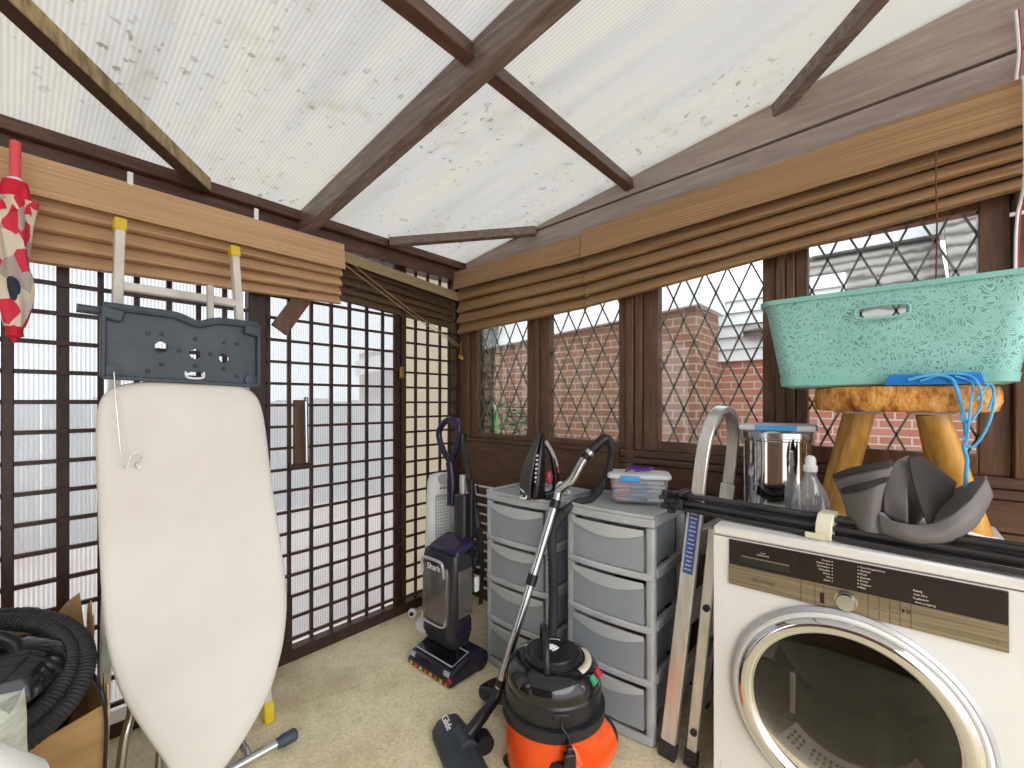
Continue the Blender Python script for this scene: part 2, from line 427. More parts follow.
def text(s, size, origin, right, up, mat, parent, name='lettering', depth=.0006):
    cu = bpy.data.curves.new('t', 'FONT'); cu.body = s; cu.size = size; cu.extrude = depth
    cu.align_x = 'CENTER'; cu.align_y = 'CENTER'
    o = bpy.data.objects.new('t', cu); COL.objects.link(o)
    bpy.context.view_layer.update()
    me = bpy.data.meshes.new_from_object(o.evaluated_get(bpy.context.evaluated_depsgraph_get()))
    bpy.data.objects.remove(o)
    r, u = Vector(right).normalized(), Vector(up).normalized(); n = r.cross(u)
    mt = Matrix((r, u, n)).transposed().to_4x4(); mt.translation = Vector(origin)-Vector(parent['_w'])
    me.transform(mt); me.materials.clear(); me.materials.append(M[mat]); me.name = name
    t = bpy.data.objects.new(name, me); COL.objects.link(t); t.parent = parent; t['_w'] = parent['_w']
    return t
def rot(axis, deg): return Matrix.Rotation(math.radians(deg), 4, axis)

# ================================================================== SETTING
def setting():
    o = MB().box(-2.4, WX+.1, -1.6, WY+.06, -.06, 0).build('floor', 'carpet'); o['kind'] = 'structure'
    # --- roof
    c = struct('ceiling')
    for x0, x1 in ((-2.4, .90), (.945, WX+.09)):
        m = MB(); ys = (WY+.12, -1.6)
        m.hexa([(x0, ys[1], roofz(ys[1])), (x1, ys[1], roofz(ys[1])), (x1, ys[0], roofz(ys[0])), (x0, ys[0], roofz(ys[0])),
                (x0, ys[1], roofz(ys[1])+.012), (x1, ys[1], roofz(ys[1])+.012), (x1, ys[0], roofz(ys[0])+.012), (x0, ys[0], roofz(ys[0])+.012)])
        m.build('roof_sheet', 'roof', c, smooth=False)
    up = (0, .148, 1)
    def rb(p, q, w, h, name, mat, off):
        a = Vector((p[0], p[1], roofz(p[1])-off)); b = Vector((q[0], q[1], roofz(q[1])-off))
        MB().bar(a, b, w, h, up).build(name, mat, c, bevel=.003)
    rb((.922, WY-.02), (.922, -1.6), .056, .10, 'rafter', 'rafter', .046)
    rb((-1.9, WY-.02), (-1.9, -1.6), .056, .10, 'rafter', 'rafter', .046)
    rb((-2.3, .945), (.894, .945), .042, .052, 'purlin', 'brown_x', .03)
    rb((.95, .945), (WX+.02, .945), .042, .052, 'purlin', 'brown_x', .03)
    rb((.52, 2.06), (-.38, 1.16), .040, .056, 'diagonal_brace', 'raw_wood', .030)
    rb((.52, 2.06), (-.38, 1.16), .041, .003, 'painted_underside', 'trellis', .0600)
    rb((1.36, 2.06), (1.92, 1.50), .04, .045, 'diagonal_brace', 'rafter', .026)
    rb((1.94, .34), (1.30, -.30), .045, .05, 'diagonal_brace', 'rafter', .028)
    rb((-.07, 2.06), (-.9, 1.23), .042, .05, 'diagonal_brace', 'raw_wood', .028)
    # --- left: plates above the trellis
    t = struct('trim_1')
    MB().box(-2.4, WX+.1, 2.10, 2.2, 1.985, 2.055).build('wall_plate', 'brown_x', t, bevel=.003)
    MB().box(-2.4, WX, 2.066, 2.2, 2.056, 2.089).build('eaves_strip', 'brown_x', t, bevel=.003)
    m = MB(); m.hexa([(-2.4, 2.07, 2.0895), (WX, 2.07, 2.0895), (WX, 2.12, 2.0895), (-2.4, 2.12, 2.0895), (-2.4, 2.07, 2.0995), (WX, 2.07, 2.0995), (WX, 2.12, 2.0925), (-2.4, 2.12, 2.0925)]); m.build('packing_strip', 'brown_x', t)
    # --- left wall frame
    w = struct('wall_left')
    MB().box(-2.4, WX+.1, 2.125, 2.185, 0, .055).build('sill_rail', 'trellis', w, bevel=.004)
    for x0, x1 in ((-1.2, -1.16), (-.012, .016), (.695, .765), (1.488, 1.518), (1.895, WX+.1)):
        MB().box(x0, x1, 2.13, 2.185, .055, 1.985).build('post', 'trellis', w, bevel=.003)
    def trellis(name, xs, zs, x0, x1, z0, z1, parent, wx=.017, wz=.0145, y0=2.135):
        m = MB()
        for x in xs:
            a = wx if not isinstance(x, tuple) else x[1]; x = x if not isinstance(x, tuple) else x[0]
            m.box(x-a/2, x+a/2, y0+.013, y0+.026, z0, z1)
        for z in zs: m.box(x0, x1, y0, y0+.0128, z-wz/2, z+wz/2)
        return m.build(name, 'trellis', parent)
    zs = [.115+.1*k for k in range(19)]
    trellis('trellis_panel', [(.127, .032), .222, .322, .42, .517, .61], zs, .016, .695, .055, 1.985, w)
    trellis('trellis_panel', [-1.1+.1*k for k in range(11)], zs, -1.16, -.012, .055, 1.985, w)
    zc = [.085+.0868*k for k in range(22)]
    trellis('trellis_panel', [1.60, 1.69, 1.785, 1.86], zc, 1.518, 1.895, .055, 1.985, w, .014, .012)
    MB().box(.016, .695, 2.19, 2.197, .055, 1.985).build('plastic_sheet', 'ribbed', w, smooth=False)
    MB().box(-1.16, -.012, 2.19, 2.197, .055, 1.985).build('plastic_sheet', 'ribbed', w, smooth=False)
    MB().box(1.518, 1.895, 2.19, 2.197, .055, 1.985).build('plastic_sheet', 'ribbed_cream', w, smooth=False)
    # --- the trellis door
    d = struct('door_1')
    zd = [.1+.1*k for k in range(19)]
    trellis('trellis_panel', [.874, .979, 1.08, 1.178, 1.278, 1.376, 1.455], zd, .77, 1.483, .06, 1.98, d, .0155, .0125)
    MB().box(.77, 1.483, 2.19, 2.197, .06, 1.98).build('plastic_sheet', 'ribbed', d, smooth=False)
    for x0, x1 in ((.768, .79), (1.466, 1.484)):
        MB().box(x0, x1, 2.148, 2.186, .06, 1.98).build('door_stile', 'trellis', d)
    MB().box(.768, .875, 2.118, 2.134, .06, .30).build('kick_plate', 'trellis', d, bevel=.002)
    MB().box(.882, .945, 2.115, 2.134, .915, 1.225).build('handle_plate', 'brown_z', d, bevel=.006)
    h = MB(); a = oY(306, 397, 2.07); b = oY(307, 462, 2.07)
    h.tube([a+Vector((0, .045, -.03)), a+Vector((0, .004, -.03)), a+Vector((0, 0, -.02)), a, b, b+Vector((0, .003, .02)), b+Vector((0, .045, .03))][2:5], .0085)
    h.cyl(a+Vector((0, .05, -.04)), a+Vector((0, 0, -.04)), .006); h.cyl(b+Vector((0, .05, .04)), b+Vector((0, 0, .04)), .006)
    h.build('door_handle', 'steel', d)
    MB().box(.87, .965, 2.115, 2.134, .905, .925).build('letter_ledge', 'trellis', d)
    p = oY(402, 372, 2.12); MB().box(p.x-.012, p.x+.012, 2.115, 2.13, p.z-.035, p.z+.03).build('hinge', 'brass', d, bevel=.002)
    # --- window wall
    w = struct('wall_right')
    X1 = WX+.09
    MB().box(WX, X1, -1.6, WY+.05, 0, .60).build('lower_boarding', 'board_y', w)
    MB().box(WX+.004, X1, -1.6, 1.0, .604, .71).build('lower_boarding', 'board_y', w, bevel=.004)
    MB().box(WX+.002, X1, -1.6, 1.0, .714, .825).build('lower_boarding', 'board_y', w, bevel=.004)
    MB().box(WX+.004, X1, -1.6, 1.0, .829, .925).build('lower_boarding', 'board_y', w, bevel=.004)
    MB().box(WX, X1, 1.0, WY+.05, .60, .965).build('lower_boarding', 'board_y', w)
    MB().box(WX-.006, X1, 1.0, WY+.05, .966, .992).build('sill_rail', 'brown_y', w, bevel=.004)
    MB().box(WX-.008, X1, -1.6, .998, .928, .955).build('sill_rail', 'brown_y', w, bevel=.004)
    MB().box(WX+.002, X1, -1.6, .998, .957, .992).build('sill_rail', 'brown_y', w, bevel=.004)
    MB().box(WX, X1, -1.6, WY+.05, 1.83, 1.99).build('head_rail', 'brown_y', w, bevel=.003)
    for y0, y1, x in ((2.05, WY+.05, 0), (1.49, 1.515, 0), (.925, .962, -.006), (.885, .92, 0), (.315, .345, 0), (.283, .311, .004), (-.32, -.262, -.004), (-1.6, -.33, 0)):
        MB().box(WX+x, X1, y0, y1, .992, 1.83).build('post', 'brown_z', w, bevel=.004)
    MB().box(WX-.006, X1, .925, .962, .87, .992).build('post_foot', 'brown_z', w, bevel=.003)
    # gable boards follow the roof slope above the window head
    for name, mat, x, lo, hi in (('gable_board', 'gable_y', WX-.004, lambda y: 2.197+.0415*(.82-y), lambda y: roofz(y)-.002),
                                 ('gable_board', 'gable_y', WX-.001, lambda y: 1.985+.0*(y), lambda y: 2.187+.0415*(.82-y))):
        m = MB(); y0, y1 = -1.6, WY-.06
        if name == 'gable_board' and lo(y1) > hi(y1): y1 = 2.02
        for (a, b) in ((y0, y1),):
            m.hexa([(x, a, lo(a)), (X1, a, lo(a)), (X1, b, lo(b)), (x, b, lo(b)), (x, a, hi(a)), (X1, a, hi(a)), (X1, b, max(hi(b), lo(b)+.002)), (x, b, max(hi(b), lo(b)+.002))])
        m.build(name, mat, w)
    MB().box(WX+.02, X1, -1.6, WY, 1.99, 2.2).build('gable_backing', 'brown_y', w)
    o = MB().box(-2.55, -2.4, -1.6, WY+.06, 0, 2.9).build('wall_back', 'brick'); o['kind'] = 'structure'  # unseen end wall, added to darken chrome reflections and the dryer front
    # --- windows: casement frame, diamond lead, glass
    wins = [('window_1', 1.582, 1.988, 1.022, 1.78, 2.05, 1.517, .992, (.102, .205)),
            ('window_2', 1.010, 1.428, 1.022, 1.78, 1.49, .964, .992, (.102, .205)),
            ('window_3', .392, .815, 1.036, 1.79, .884, .347, .992, (.09, .197)),
            ('window_4', -.192, .244, 1.054, 1.80, .282, -.260, .992, (.0945, .21))]
    for nm, g0, g1, zb, zt, f1, f0, fb, (dx, dz) in wins:
        s = struct(nm)
        fr = MB(); xa, xb = WX+.018, WX+.07
        fr.box(xa, xb, f0, g0, fb, 1.83); fr.box(xa, xb, g1, f1, fb, 1.83); fr.box(xa, xb, g0, g1, fb, zb); fr.box(xa, xb, g0, g1, zt, 1.83)
        fr.build('window_frame', 'brown_z', s, bevel=.003)
        MB().box(WX+.045, WX+.049, g0, g1, zb, zt).build('pane', 'glass', s, smooth=False)
        ld = MB(); x = WX+.0425
        def seg(c, sgn):
            # line z = c + sgn*dz/dx*(y-g0), clipped to the pane
            k = sgn*dz/dx; pts = []
            for y in (g0, g1):
                z = c+k*(y-g0)
                pts.append((y, z))
            (ya, za), (yb, zb2) = pts
            def clip(y, z, yo, zo):
                if z < zb: y = y+(zb-z)*(yo-y)/(zo-z); z = zb
                elif z > zt: y = y+(zt-z)*(yo-y)/(zo-z); z = zt
                return y, z
            if (za < zb and zb2 < zb) or (za > zt and zb2 > zt): return
            a = clip(ya, za, yb, zb2); b = clip(yb, zb2, ya, za)
            if abs(a[0]-b[0]) > .004: ld.bar((x, a[0], a[1]), (x, b[0], b[1]), .0065, .004, (1, 0, 0))
        for i in range(-14, 16):
            seg(zb+.05+i*dz, 1); seg(zb+.05+i*dz, -1)
        ld.build('lead_lattice', 'lead', s, smooth=False)
    # --- baseboard strip along the trellis foot
setting()

# ================================================================== BLINDS
def blind(name, label, axis, a, b, face, inward, zt, zb, val_h, n, mat, tilt=(0, 0, 0, 0), bulge=.03):
    """A gathered woven blind. axis 'x': runs along X on the trellis wall; 'y': along Y on the window wall.
    zt/zb: (height at a, height at b) of the top and bottom; inward: sign pointing into the room."""
    mid = (a+b)/2
    t = thing(name, label, 'blind', (mid, face, zb[0]) if axis == 'x' else (face, mid, zb[0]))
    def pt(u, off, z): return (u, face+inward*off, z) if axis == 'x' else (face+inward*off, u, z)
    K = 24
    us = [a+(b-a)*k/K for k in range(K+1)]
    f = lambda pair, u: pair[0]+(pair[1]-pair[0])*(u-a)/(b-a)
    # head batten
    m = MB(); rs = []
    for u in us:
        z = f(zt, u); rs.append([pt(u, -.045, z-.035), pt(u, .014, z-.035), pt(u, .014, z-.008), pt(u, -.045, z-.008)])
    m.rings(rs).build('headrail', mat, t)
    # valance: a flat hanging strip
    m = MB(); rs = []
    for u in us:
        z = f(zt, u); w = .0025*noise.noise((u*5, 0, 1))
        rs.append([pt(u, .022+w, z), pt(u, .034+w*2, z-val_h), pt(u, .028+w*2, z-val_h), pt(u, .016+w, z)])
    m.rings(rs).build('valance', mat, t, bevel=.001)
    # the gathered folds below, each a drooping bulge
    for i in range(n):
        m = MB(); rs = []
        for u in us:
            z1 = f(zt, u)-val_h+.030; z0 = f(zb, u); H = (z1-z0)
            g = [0, .36, .62, .82, 1.0, 1.0][:n] if n == 4 else [i_/n for i_ in range(n)]+[1]
            g = [0.0, .30, .55, .78, 1.0] if n == 4 else ([0.0, .42, .68, .86, 1.0] if n == 4 else [k/n for k in range(n+1)])
            za, zz = z1-H*g[i], z1-H*g[i+1]; h = za-zz
            j = 1+.25*noise.noise((u*3, i*3.1, 2)); o = -.004*i
            ring = []
            fn = lambda s: -.034+o+bulge*1.55*j*(s**.75)*(1 if s < .86 else 1-.5*((s-.86)/.14)**2)
            for q in range(11):
                s = q/10; ring.append(pt(u, fn(s), za+.006-(h*1.05+.006)*s))
            for q in range(10, -1, -1):
                s = q/10; ring.append(pt(u, fn(s)-.005, za+.006-(h*1.05+.003)*s))
            rs.append(ring)
        m.rings(rs).build('fold', 'blind_shaded' if mat == 'blind_grey_x' else mat, t, ang=1.0)
    return t

def blinds():
    A = blind('roman_blind', 'tan woven blind gathered up on the trellis wall above the ironing board', 'x', -.62, 1.082, 2.05, -1, (1.985, 1.985), (1.635, 1.70), .125, 4, 'blind_tan_x')
    for x, y in ((130, 181), (256, 216)):
        p = oY(x, y, 2.035); MB().box(p.x-.008, p.x+.008, 2.028, 2.036, p.z-.02, p.z+.03).build('bracket', 'white_plastic', A, bevel=.001)
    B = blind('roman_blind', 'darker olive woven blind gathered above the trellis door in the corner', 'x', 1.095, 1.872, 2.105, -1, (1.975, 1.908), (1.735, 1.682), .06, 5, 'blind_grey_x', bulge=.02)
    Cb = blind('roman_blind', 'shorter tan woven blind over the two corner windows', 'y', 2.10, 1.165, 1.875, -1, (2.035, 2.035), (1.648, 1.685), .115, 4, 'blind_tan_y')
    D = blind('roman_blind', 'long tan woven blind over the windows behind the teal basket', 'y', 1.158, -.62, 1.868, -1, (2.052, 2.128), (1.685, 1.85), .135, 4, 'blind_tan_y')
    pc = [oX(x, y, 1.83) for x, y in ((936, 151), (936, 185), (937, 225), (936, 280))]
    MB().tube(pc, .0022, 6).build('pull_cord', 'cord_brown', D)
    # cords of the corner blind, tied off at the corner
    t = thing('blind_cord', 'tan pull cord with brass tassels tied at the window corner post', 'cord', (1.90, 2.09, 1.43))
    for (x0, y0), (x1, y1) in (((340, 254), (459, 345)), ((340, 261), (459, 347))):
        p, q = oY(x0, y0, 2.03), oX(x1, y1, 1.90); mid = (p+q)/2+Vector((0, 0, -.012))
        MB().tube(cat([p, mid, q], 6), .0022, 6).build('cord', 'cord_tan', t)
    for dx, dz in ((-.014, 0), (.012, .012)):
        p = oX(461, 358, 1.895)+Vector((dx*.3, dx, dz))
        m = MB(); m.tube([p+Vector((0, -dx, .09)), p+Vector((0, 0, .015))], .0022, 6); m.lathe([(.003, .02), (.008, .012), (.012, -.002), (.011, -.012), (.004, -.018)], p, seg=14)
        m.build('tassel', 'brass', t)
    # timber offcut propped under the blind
    a, b = oY(302, 299, 2.09), oY(279, 330, 2.09)
    single(MB().bar(a+(a-b)*.25, b, .075, .02, (0, 1, 0)), 'timber_offcut', 'brown_z', 'short dark brown timber offcut slanting from under the blind beside the door', 'board', bevel=.003)
blinds()

# ================================================================== LEFT SIDE THINGS
def umbrella():
    top = Vector((.017, 1.96, 1.985)); ax = Vector((-.003, 0, -1)).normalized()
    t = thing('umbrella', 'closed patchwork umbrella with a coral red handle hanging at the left edge', 'umbrella', (.015, 1.96, 1.395))
    P = lambda d: top+ax*d
    m = MB(); m.tube(cat([P(.11), P(.05), P(.012), P(0)], 5), [.0125]*15+[.010], 14); m.build('handle', 'pink_handle', t)
    MB().lathe([(.012, 0), (.017, -.004), (.016, -.022), (.02, -.03)], P(.108), seg=16).build('collar', 'white_plastic', t)
    m = MB(); rs = []
    for k in range(9):
        s = k/8; rs.append([P(.12+.095*s)+Vector(((math.cos(2*PI*q/32))*(.026+.012*s+(.008*s)*math.cos(8*2*PI*q/32)), math.sin(2*PI*q/32)*(.026+.012*s+(.008*s)*math.cos(8*2*PI*q/32)), .006*math.sin(q*2.1)*s)) for q in range(32)])
    m.rings(rs).build('ruffle', 'red_fabric', t)
    m = MB(); rs = []
    prof = [(.175, .046), (.20, .040), (.25, .033), (.30, .030), (.34, .028), (.37, .030), (.40, .036), (.44, .038), (.48, .034), (.52, .026), (.548, .02)]
    for d, r in prof:
        rs.append([P(d)+Vector((math.cos(2*PI*q/32+d*5)*r*(1+.14*math.cos(5*2*PI*q/32)), math.sin(2*PI*q/32+d*5)*r*(1+.14*math.cos(5*2*PI*q/32)), 0)) for q in range(32)])
    m.rings(rs).build('canopy', 'patch', t)
    MB().lathe([(.019, .0), (.018, -.02), (.02, -.03), (.008, -.036), (.005, -.05)], P(.545), seg=16).build('tip', 'red_fabric', t)
    MB().tube([top+Vector((0, 0, -.01)), top+Vector((0, .06, .02)), top+Vector((0, .085, .03))], .002, 6).build('hanging_loop', 'cord_tan', t)
umbrella()

def ladder_left():
    t = thing('ladder', 'worn white aluminium ladder with yellow caps behind the ironing board', 'ladder', (.42, 1.88, 0))
    tops = [oY(120, 222, 1.93), oY(234, 249, 1.93)]
    for k, p in enumerate(tops):
        q = Vector((p.x+(-.06 if k == 0 else .075), 1.80, .03))
        MB().bar(p, q, .026, .034, (0, 1, 0)).build('rail', 'alu_white', t, bevel=.003)
        d = (q-p).normalized()
        MB().bar(p-d*.008, p+d*.032, .033, .041, (0, 1, 0)).build('cap', 'yellow', t, bevel=.004)
        f = Vector((q.x, q.y, 0))
        MB().bar(q+(p-q).normalized()*.05, q-(p-q).normalized()*.03, .034, .042, (0, 1, 0)).build('foot', 'yellow', t, bevel=.004)
    for s in (.12, .33, .52, .71, .88):
        a = tops[0].lerp(Vector((tops[0].x-.06, 1.80, .03)), s); b = tops[1].lerp(Vector((tops[1].x+.075, 1.80, .03)), s)
        MB().bar(a, b, .028, .028).build('rung', 'alu_white', t, bevel=.003)
    p = oY(210, 288, 1.9); q = oY(211, 325, 1.9)
    MB().bar(p+Vector((0, 0, .01)), q+Vector((0, 0, -.25)), .02, .02, (0, 1, 0)).build('stay', 'alu_white', t, bevel=.003)
ladder_left()

def ironing_board():
    t = thing('ironing_board', 'white covered ironing board standing upright before the trellis with slate blue iron rest', 'ironing board', (.38, 1.6, 0))
    yb = lambda z: 1.575+.045*z
    def on(x, y):
        p = oY(x, y, 1.6)
        for _ in range(3): p = oY(x, y, yb(p.z))
        return p
    px = [(180, 380.5), (215, 381.5), (238, 384), (253, 392), (261, 405), (266, 430), (272, 480), (279, 530), (285, 575), (287, 603), (285, 632), (281, 655), (272, 687), (257, 719), (238, 750), (222, 772), (205, 792), (192, 796), (178, 786), (165, 764), (141, 729), (121, 694), (109, 655), (103, 610), (99, 540), (97, 480), (96, 430), (98, 408), (104, 395), (117, 386), (145, 381.5)]
    out = cat([on(*p) for p in px], 4, True)
    c = sum(out, Vector())/len(out)
    m = MB(); rs = []
    for s, o in ((.0, -.014), (.55, -.0155), (.90, -.014), (.965, -.010), (.99, -.003), (1.0, .006), (.99, .016), (.95, .020), (.3, .020)):
        rs.append([c+(p-c)*max(s, .02)+Vector((0, o+.0035*noise.noise((p-c)*max(s, .02)*7), 0)) for p in out])
    m.rings(rs).build('cover', 'cover', t, ang=1.2)
    # iron rest: a shallow tray with holes, above the square end
    y0 = 1.635
    quad = [oY(x, y, y0) for x, y in ((102, 377), (257, 386), (257, 326), (103, 306))]
    A, B, Cc, D = quad
    def uv(u, v): return A.lerp(B, u).lerp(D.lerp(Cc, u), v)
    holes = [(.33, .50, .040, .062), (.545, .44, .040, .058), (.745, .41, .036, .055), (.545, .12, .055, .03)]
    bm = MB(); W = (B-A).length; Hh = (D-A).length
    # panel as a grid of cells; the cells inside a hole are left out
    nx, nz = 110, 50; V = {}
    def vert(i, j):
        if (i, j) not in V: V[i, j] = bm.bm.verts.new(uv(i/nx, j/nz))
        return V[i, j]
    for i in range(nx):
        for j in range(nz):
            u, v = (i+.5)/nx, (j+.5)/nz
            if any(((u-h[0])/h[2])**2+((v-h[1])/(h[3]*1.25))**2 < 1 for h in holes): continue
            if v > 1-.10*math.exp(-((u-.56)/.09)**2): continue
            bm.bm.faces.new((vert(i, j), vert(i+1, j), vert(i+1, j+1), vert(i, j+1)))
    bm.build('iron_rest', 'slate', t, solid=.006)
    up = (D-A).normalized(); rt = (B-A).normalized()
    m = MB()
    top = [uv(k/24, 1-.10*math.exp(-((k/24-.56)/.09)**2)) for k in range(25)]
    m.tube([p+Vector((0, -.008, 0)) for p in top], .012, 10)
    for a, b in [(A, B), (B, Cc), (A, D)]:
        m.bar(a+Vector((0, -.008, 0)), b+Vector((0, -.008, 0)), .012, .026, (0, 1, 0))
    m.build('tray_rim', 'slate', t, bevel=.004)
    for p, o in ((D, rt*.018-up*.02), (Cc, -rt*.018-up*.02)):
        MB().obox(p+o+Vector((0, -.012, 0)), (.05, .018, .035), rot('Y', 14)).build('corner_clip', 'slate', t, bevel=.006)
    for p, o in ((A, rt*.022+up*.018), (B, -rt*.022+up*.018)):
        MB().lathe([(.018, -.004), (.019, .012), (.008, .014), (.008, .018), (.003, .019)], p+o+Vector((0, -.004, 0)), rot('X', 90), 18).build('screw_boss', 'slate', t)
    for u, v in ((.25, .68), (.33, .69), (.545, .67), (.745, .66), (.44, .47), (.65, .46), (.33, .24), (.545, .25), (.745, .24), (.25, .13), (.84, .14), (.84, .66)):
        MB().ball(uv(u, v)+Vector((0, -.004, 0)), .006, 10).build('rivet_dimple', 'slate', t)
    p = uv(.545, .10); MB().tube(cat([p+Vector((-.024, .0, .012)), p+Vector((-.018, -.006, -.006)), p+Vector((.018, -.006, -.006)), p+Vector((.024, 0, .012))], 5), .004, 8).build('cord_catch', 'white_plastic', t)
    MB().cyl(D+rt*-.05-up*.012+Vector((0, .02, 0)), D+rt*.03-up*.012+Vector((0, .02, 0)), .012).build('hinge_rod', 'slate', t)
    # wire cord guide
    w = [(114, 372), (116, 400), (119, 440), (122, 464), (126, 467), (129, 458), (132, 453), (138, 452), (141, 456), (138, 461), (134, 464), (136, 467.5), (140, 466)]
    MB().tube(cat([oY(x, y, 1.595)+Vector((0, -.012 if i > 1 else 0, 0)) for i, (x, y) in enumerate(w)], 6), .0016, 6).build('cord_guide', 'steel', t)
    # folded legs: foot bar and tubes
    a, b = Vector((.30, 1.615, .03)), Vector((.625, 1.615, .03))
    MB().tube([a, b], .0155, 16).build('foot_bar', 'steel', t)
    MB().tube([b-Vector((.012, 0, 0)), b+Vector((.006, 0, 0)), b+Vector((.01, 0, 0)), b+Vector((.05, 0, 0)), b+Vector((.056, 0, 0))], [.017, .019, .021, .021, .016], 16).build('foot_cap', 'slate_foot', t)
    for x0, x1, yy in ((.33, .20, 1.66), (.55, .42, 1.69)):
        MB().tube(cat([(x0-.02, 1.625, .035), (x0-.03, yy, .12), (x0, yy+.01, .5), (x1+.16, yy+.01, 1.22)], 6), .011, 12).build('leg', 'steel', t)
    MB().tube(cat([oY(133, 690, 1.66), oY(131, 715, 1.67), oY(124, 742, 1.66), oY(118, 790, 1.66)], 5), .012, 12).build('leg', 'steel', t)
ironing_board()

def box_group():
    # open cardboard box with the cylinder vacuum cleaner in it
    x0, x1, y0, y1, h = -.30, .175, 1.58, 1.98, .415
    t = thing('cardboard_box', 'torn open brown cardboard box holding a black cylinder vacuum cleaner', 'box', ((x0+x1)/2, (y0+y1)/2, 0))
    m = MB(); e = .005
    m.box(x0, x1, y0, y1, 0.001, e); m.hexa([(x0, y0, e), (x1, y0, e), (x1, y0+e, e), (x0, y0+e, e), (x0, y0, .29), (x1, y0, h), (x1, y0+e, h), (x0, y0+e, .29)]); m.box(x0, x1, y1-e, y1, e, h); m.box(x0, x0+e, y0+e, y1-e, e, h)
    n = 16; top = [h-.02+.025*noise.noise((k*1.3, 4, 0)) for k in range(n+1)]
    for k in range(n):
        a, b = y0+e+(y1-y0-2*e)*k/n, y0+e+(y1-y0-2*e)*(k+1)/n
        m.hexa([(x1-e, a, e), (x1, a, e), (x1, b, e), (x1-e, b, e), (x1-e, a, top[k]), (x1, a, top[k]), (x1, b, top[k+1]), (x1-e, b, top[k+1])])
    m.build('carton', 'cardboard', t)
    def flap(pts, th, mat='cardboard', name='flap'):
        MB().prism(pts, th).build(name, mat, t)
    ragged = [Vector((x1+.003, y1-.12+.02*k, h+.02+.17*(.75+.25*math.sin(k*2.3))*(1 if 1 < k < 6 else .75))) for k in range(8)]
    flap([Vector((x1, y1+.02, h-.02)), Vector((x1, y1-.12, h-.02))]+ragged, (-.005, 0, 0))
    rg2 = [Vector((x1-.02-.03*k, y1+.004, h+.10+.09*(.6+.4*math.sin(k*1.9+1)))) for k in range(7)]
    flap([Vector((x1-.2, y1, h-.02)), Vector((x1, y1, h-.02))]+rg2, (0, .005, 0))
    rg = [Vector((x1+.004, y0+.02+.018*k, h-.01+.05*abs(math.sin(k*2.1)))) for k in range(7)]
    flap([Vector((x1+.004, y0+.14, h-.07)), Vector((x1+.004, y0+.02, h-.06))]+rg, (.004, 0, 0), 'tear', 'torn_edge')
    # the vacuum cleaner lying inside
    c = Vector((-.045, 1.69, .455))
    v = thing('cylinder_vacuum', 'glossy black cylinder vacuum cleaner with coiled hose inside the cardboard box', 'vacuum cleaner', (c.x, c.y, .02))
    m = MB(); rs = []
    for s, rx, rz in ((-.25, .02, .02), (-.24, .06, .07), (-.20, .10, .11), (-.1, .125, .14), (.0, .13, .148), (.08, .122, .135), (.14, .095, .105), (.165, .055, .06), (.17, .01, .01)):
        rs.append([Vector((c.x+s, c.y+rx*math.cos(2*PI*k/28)*.95, c.z+.02+rz*math.sin(2*PI*k/28)*(1 if math.sin(2*PI*k/28) > 0 else 1.6))) for k in range(28)])
    m.rings(rs).build('body', 'black_gloss', v)
    hp = [c+Vector(q) for q in ((-.21, -.03, .15), (-.17, -.035, .185), (-.08, -.04, .205), (.0, -.04, .2), (.05, -.04, .17), (.06, -.04, .13))]
    MB().tube(cat(hp, 6), .016, 12, sx=1.0).build('carry_handle', 'black_satin', v)
    hs = []
    N = 460
    for i in range(N+1):
        a = -2.6+i/N*(2*PI*1.75)
        g = i/N
        rr = .235-.055*g; q = -a+1.0
        hs.append(Vector((-.075+rr*math.cos(q), 1.665+rr*.80*math.sin(q), .515+rr*.52*math.sin(q)+.02*g)))
    MB().tube(hs, .0235, 12, rib=.10).build('hose', 'dark', v)
    cb = [oY(70, 660, 1.72), oY(88, 668, 1.66), oY(101, 690, 1.575), oY(106, 720, 1.567), oY(105, 768, 1.566), oY(104, 800, 1.566)]
    MB().tube(cat(cb, 6), .0045, 8).build('power_cord', 'black_satin', v)
    # packets in front of the box
    pb = MB(); rs = []
    base = Vector((-.068, 1.365, 0))
    for k in range(13):
        z = .61*k/12; s = 1-.12*(k/12)**2
        rs.append([base+Vector(((math.cos(2*PI*q/28))*(.105*s)*(1+.07*noise.noise((q*.9, k*.6, 3))), math.sin(2*PI*q/28)*.075*s*(1+.08*noise.noise((q*.9, k*.5, 9))), z+.03*noise.noise((q*.5, k*.2, 1))*(k/12))) for q in range(28)])
    single(pb.rings(rs), 'wrapped_packet', 'bag_green', 'pale green plastic wrapped packet standing in front of the cardboard box', 'packet', ang=1.2)
    wb = MB(); rs = []
    base = Vector((-.052, 1.175, 0))
    for k in range(9):
        z = .625*k/8; s = [.8, .9, .95, 1.0, 1.0, 1.0, .97, .85, .35][k]
        rs.append([base+Vector((math.cos(2*PI*q/24)*.12*s*(1+.12*noise.noise((q*.9, k*.7, 13))), math.sin(2*PI*q/24)*.10*s*(1+.12*noise.noise((q*.9, k*.7, 19))), z)) for q in range(24)])
    single(wb.rings(rs), 'plastic_bag', 'bag_white', 'crumpled white plastic bag on the floor at the lower left corner', 'bag', ang=1.2)
box_group()

